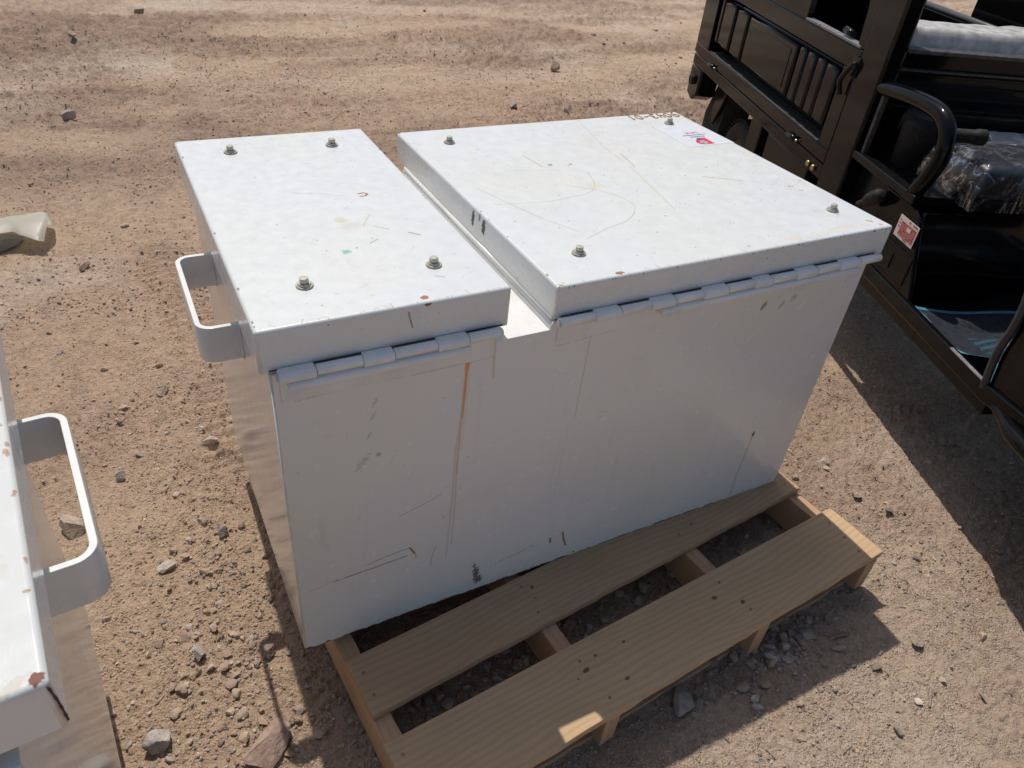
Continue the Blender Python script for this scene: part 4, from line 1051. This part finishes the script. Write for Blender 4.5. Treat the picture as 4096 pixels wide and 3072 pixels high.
add('chassis', bm_box(-1.0, 1.15, -.62, -.20, .26, .315, .004), blk2)
def wheel(x, y, r, wd):
    bm = bmesh.new(); N_ = 48; prof = [(.55, -.5), (.72, -.62), (.90, -.58), (.985, -.40), (1.0, 0), (.985, .40), (.90, .58), (.72, .62), (.55, .5)]
    V = [[bm.verts.new((r*p[0]*math.cos(a), p[1]*wd, r*p[0]*math.sin(a))) for p in prof] for a in [2*math.pi*k/N_ for k in range(N_)]]
    for k in range(N_):
        for i in range(len(prof)-1): bm.faces.new((V[k][i], V[k][i+1], V[(k+1) % N_][i+1], V[(k+1) % N_][i])).smooth = True
    for k in range(N_):
        a = 2*math.pi*k/N_
        for s_, off_ in ((-.36, 0), (0, .5), (.36, 0)):
            q = bm_box(-.006, .006, (s_-.15)*wd, (s_+.15)*wd, r*.985, r*1.035, .0015, 1)
            bmesh.ops.rotate(q, verts=q.verts, matrix=Matrix.Rotation(a+off_*2*math.pi/N_, 3, 'Y')); merge(bm, q)
    w_ = add('wheel', bm, rub); w_.location = (x, y, r+.002)
    add('rim', tube([(0, -wd*.45, 0), (0, -wd*.2, 0), (0, wd*.2, 0), (0, wd*.45, 0)], [r*.57, r*.45, r*.45, r*.57], 32), blk2, w_)
wheel(1.50, -.17, .195, .085); wheel(1.50, -.66, .195, .085); wheel(-1.02, -.41, .20, .085)
add('mud_flap', prism([(1.74, .50), (1.90, .50), (2.02, .28), (2.03, .10), (1.93, .06), (1.80, .10), (1.76, .36)], 'y', -.26, -.12, .004), rub)
add('flap_bracket', prism([(1.69, .515), (1.80, .515), (1.88, .32), (1.83, .27), (1.76, .38)], 'y', -.11, -.095, .004), blk2)
lm = add('tail_lamp_housing', prism([(1.90, .512), (2.075, .512), (2.070, .365), (1.99, .345), (1.915, .385)], 'y', -.11, -.006, .012, 3), blk)
add('tail_lamp_knob', tube([(2.00, -.006, .445), (2.00, .012, .445)], [.026, .022], 16), rub, lm)
add('side_bin', bm_box(1.10, 1.22, -.12, -.03, .26, .50, .006), blk2)
add('side_bin', bm_box(.62, 1.02, -.12, -.03, .30, .50, .006), blk2)

# floor mat lying in the foot well
mm = [simple_mat('mat_navy', (.045, .052, .07), .6, var=.4, vscale=60), simple_mat('mat_cyan', (.16, .50, .64), .55, var=.1), simple_mat('mat_steel_blue', (.05, .17, .25), .6, var=.2), simple_mat('mat_grey', (.34, .34, .34), .6, var=.3)]
bm = bmesh.new(); nx, ny = 90, 120; V = {}
X0, X1, Y0, Y1 = -.595, -.222, -.70, -.012
for i in range(nx+1):
    for j in range(ny+1):
        s_ = i/nx; t = j/ny                       # s_: 0 = front, 1 = rear ; t: 1 = near side
        x = X0+(X1-X0)*s_; y = Y0+(Y1-Y0)*t
        fr = max(0, 1-s_*3.2)**1.5; nr_ = max(0, (t-.55)/.45)
        z = .402+.003*math.sin(j*.12)+.002*math.sin(i*.2+j*.05)
        bq = math.exp(-((s_-.20)/.13)**2)*nr_**2; z += .030*bq+.014*nr_**5*(s_**2); y -= .060*bq
        V[i, j] = bm.verts.new((x, y, z))
for i in range(nx):
    for j in range(ny):
        s_ = (i+.5)/nx; t = (j+.5)/ny; f = bm.faces.new((V[i, j], V[i+1, j], V[i+1, j+1], V[i, j+1])); f.smooth = True
        mi = 0; b_ = min(s_, 1-s_)*(X1-X0); c_ = min(t, 1-t)*(Y1-Y0); e_ = min(b_, c_)
        if e_ < .016: mi = 1
        elif .40 < s_ < .60 and .20 < t < .86 and (.20 < t < .72 or (i+j//2) % 6 < 3): mi = 2
        if mi == 2 and .47 < s_ < .54 and .3 < t < .72: mi = 3
        if mi == 0 and abs((s_-.75)*.6+(t-.35)) < .04 and .55 < s_ < .9: mi = 3
        if mi == 0 and abs((s_-.75)*.6+(t-.2)) < .05 and .6 < s_: mi = 2
        f.material_index = mi
bmesh.ops.solidify(bm, geom=list(bm.faces), thickness=.003)
mt = bm_obj('floor_mat', bm, mm); mt.location = trike.location; mt.rotation_euler = (0, 0, R(68))
tag(mt, 'navy floor mat with cyan border curling up in the foot well of the tricycle', 'floor mat')
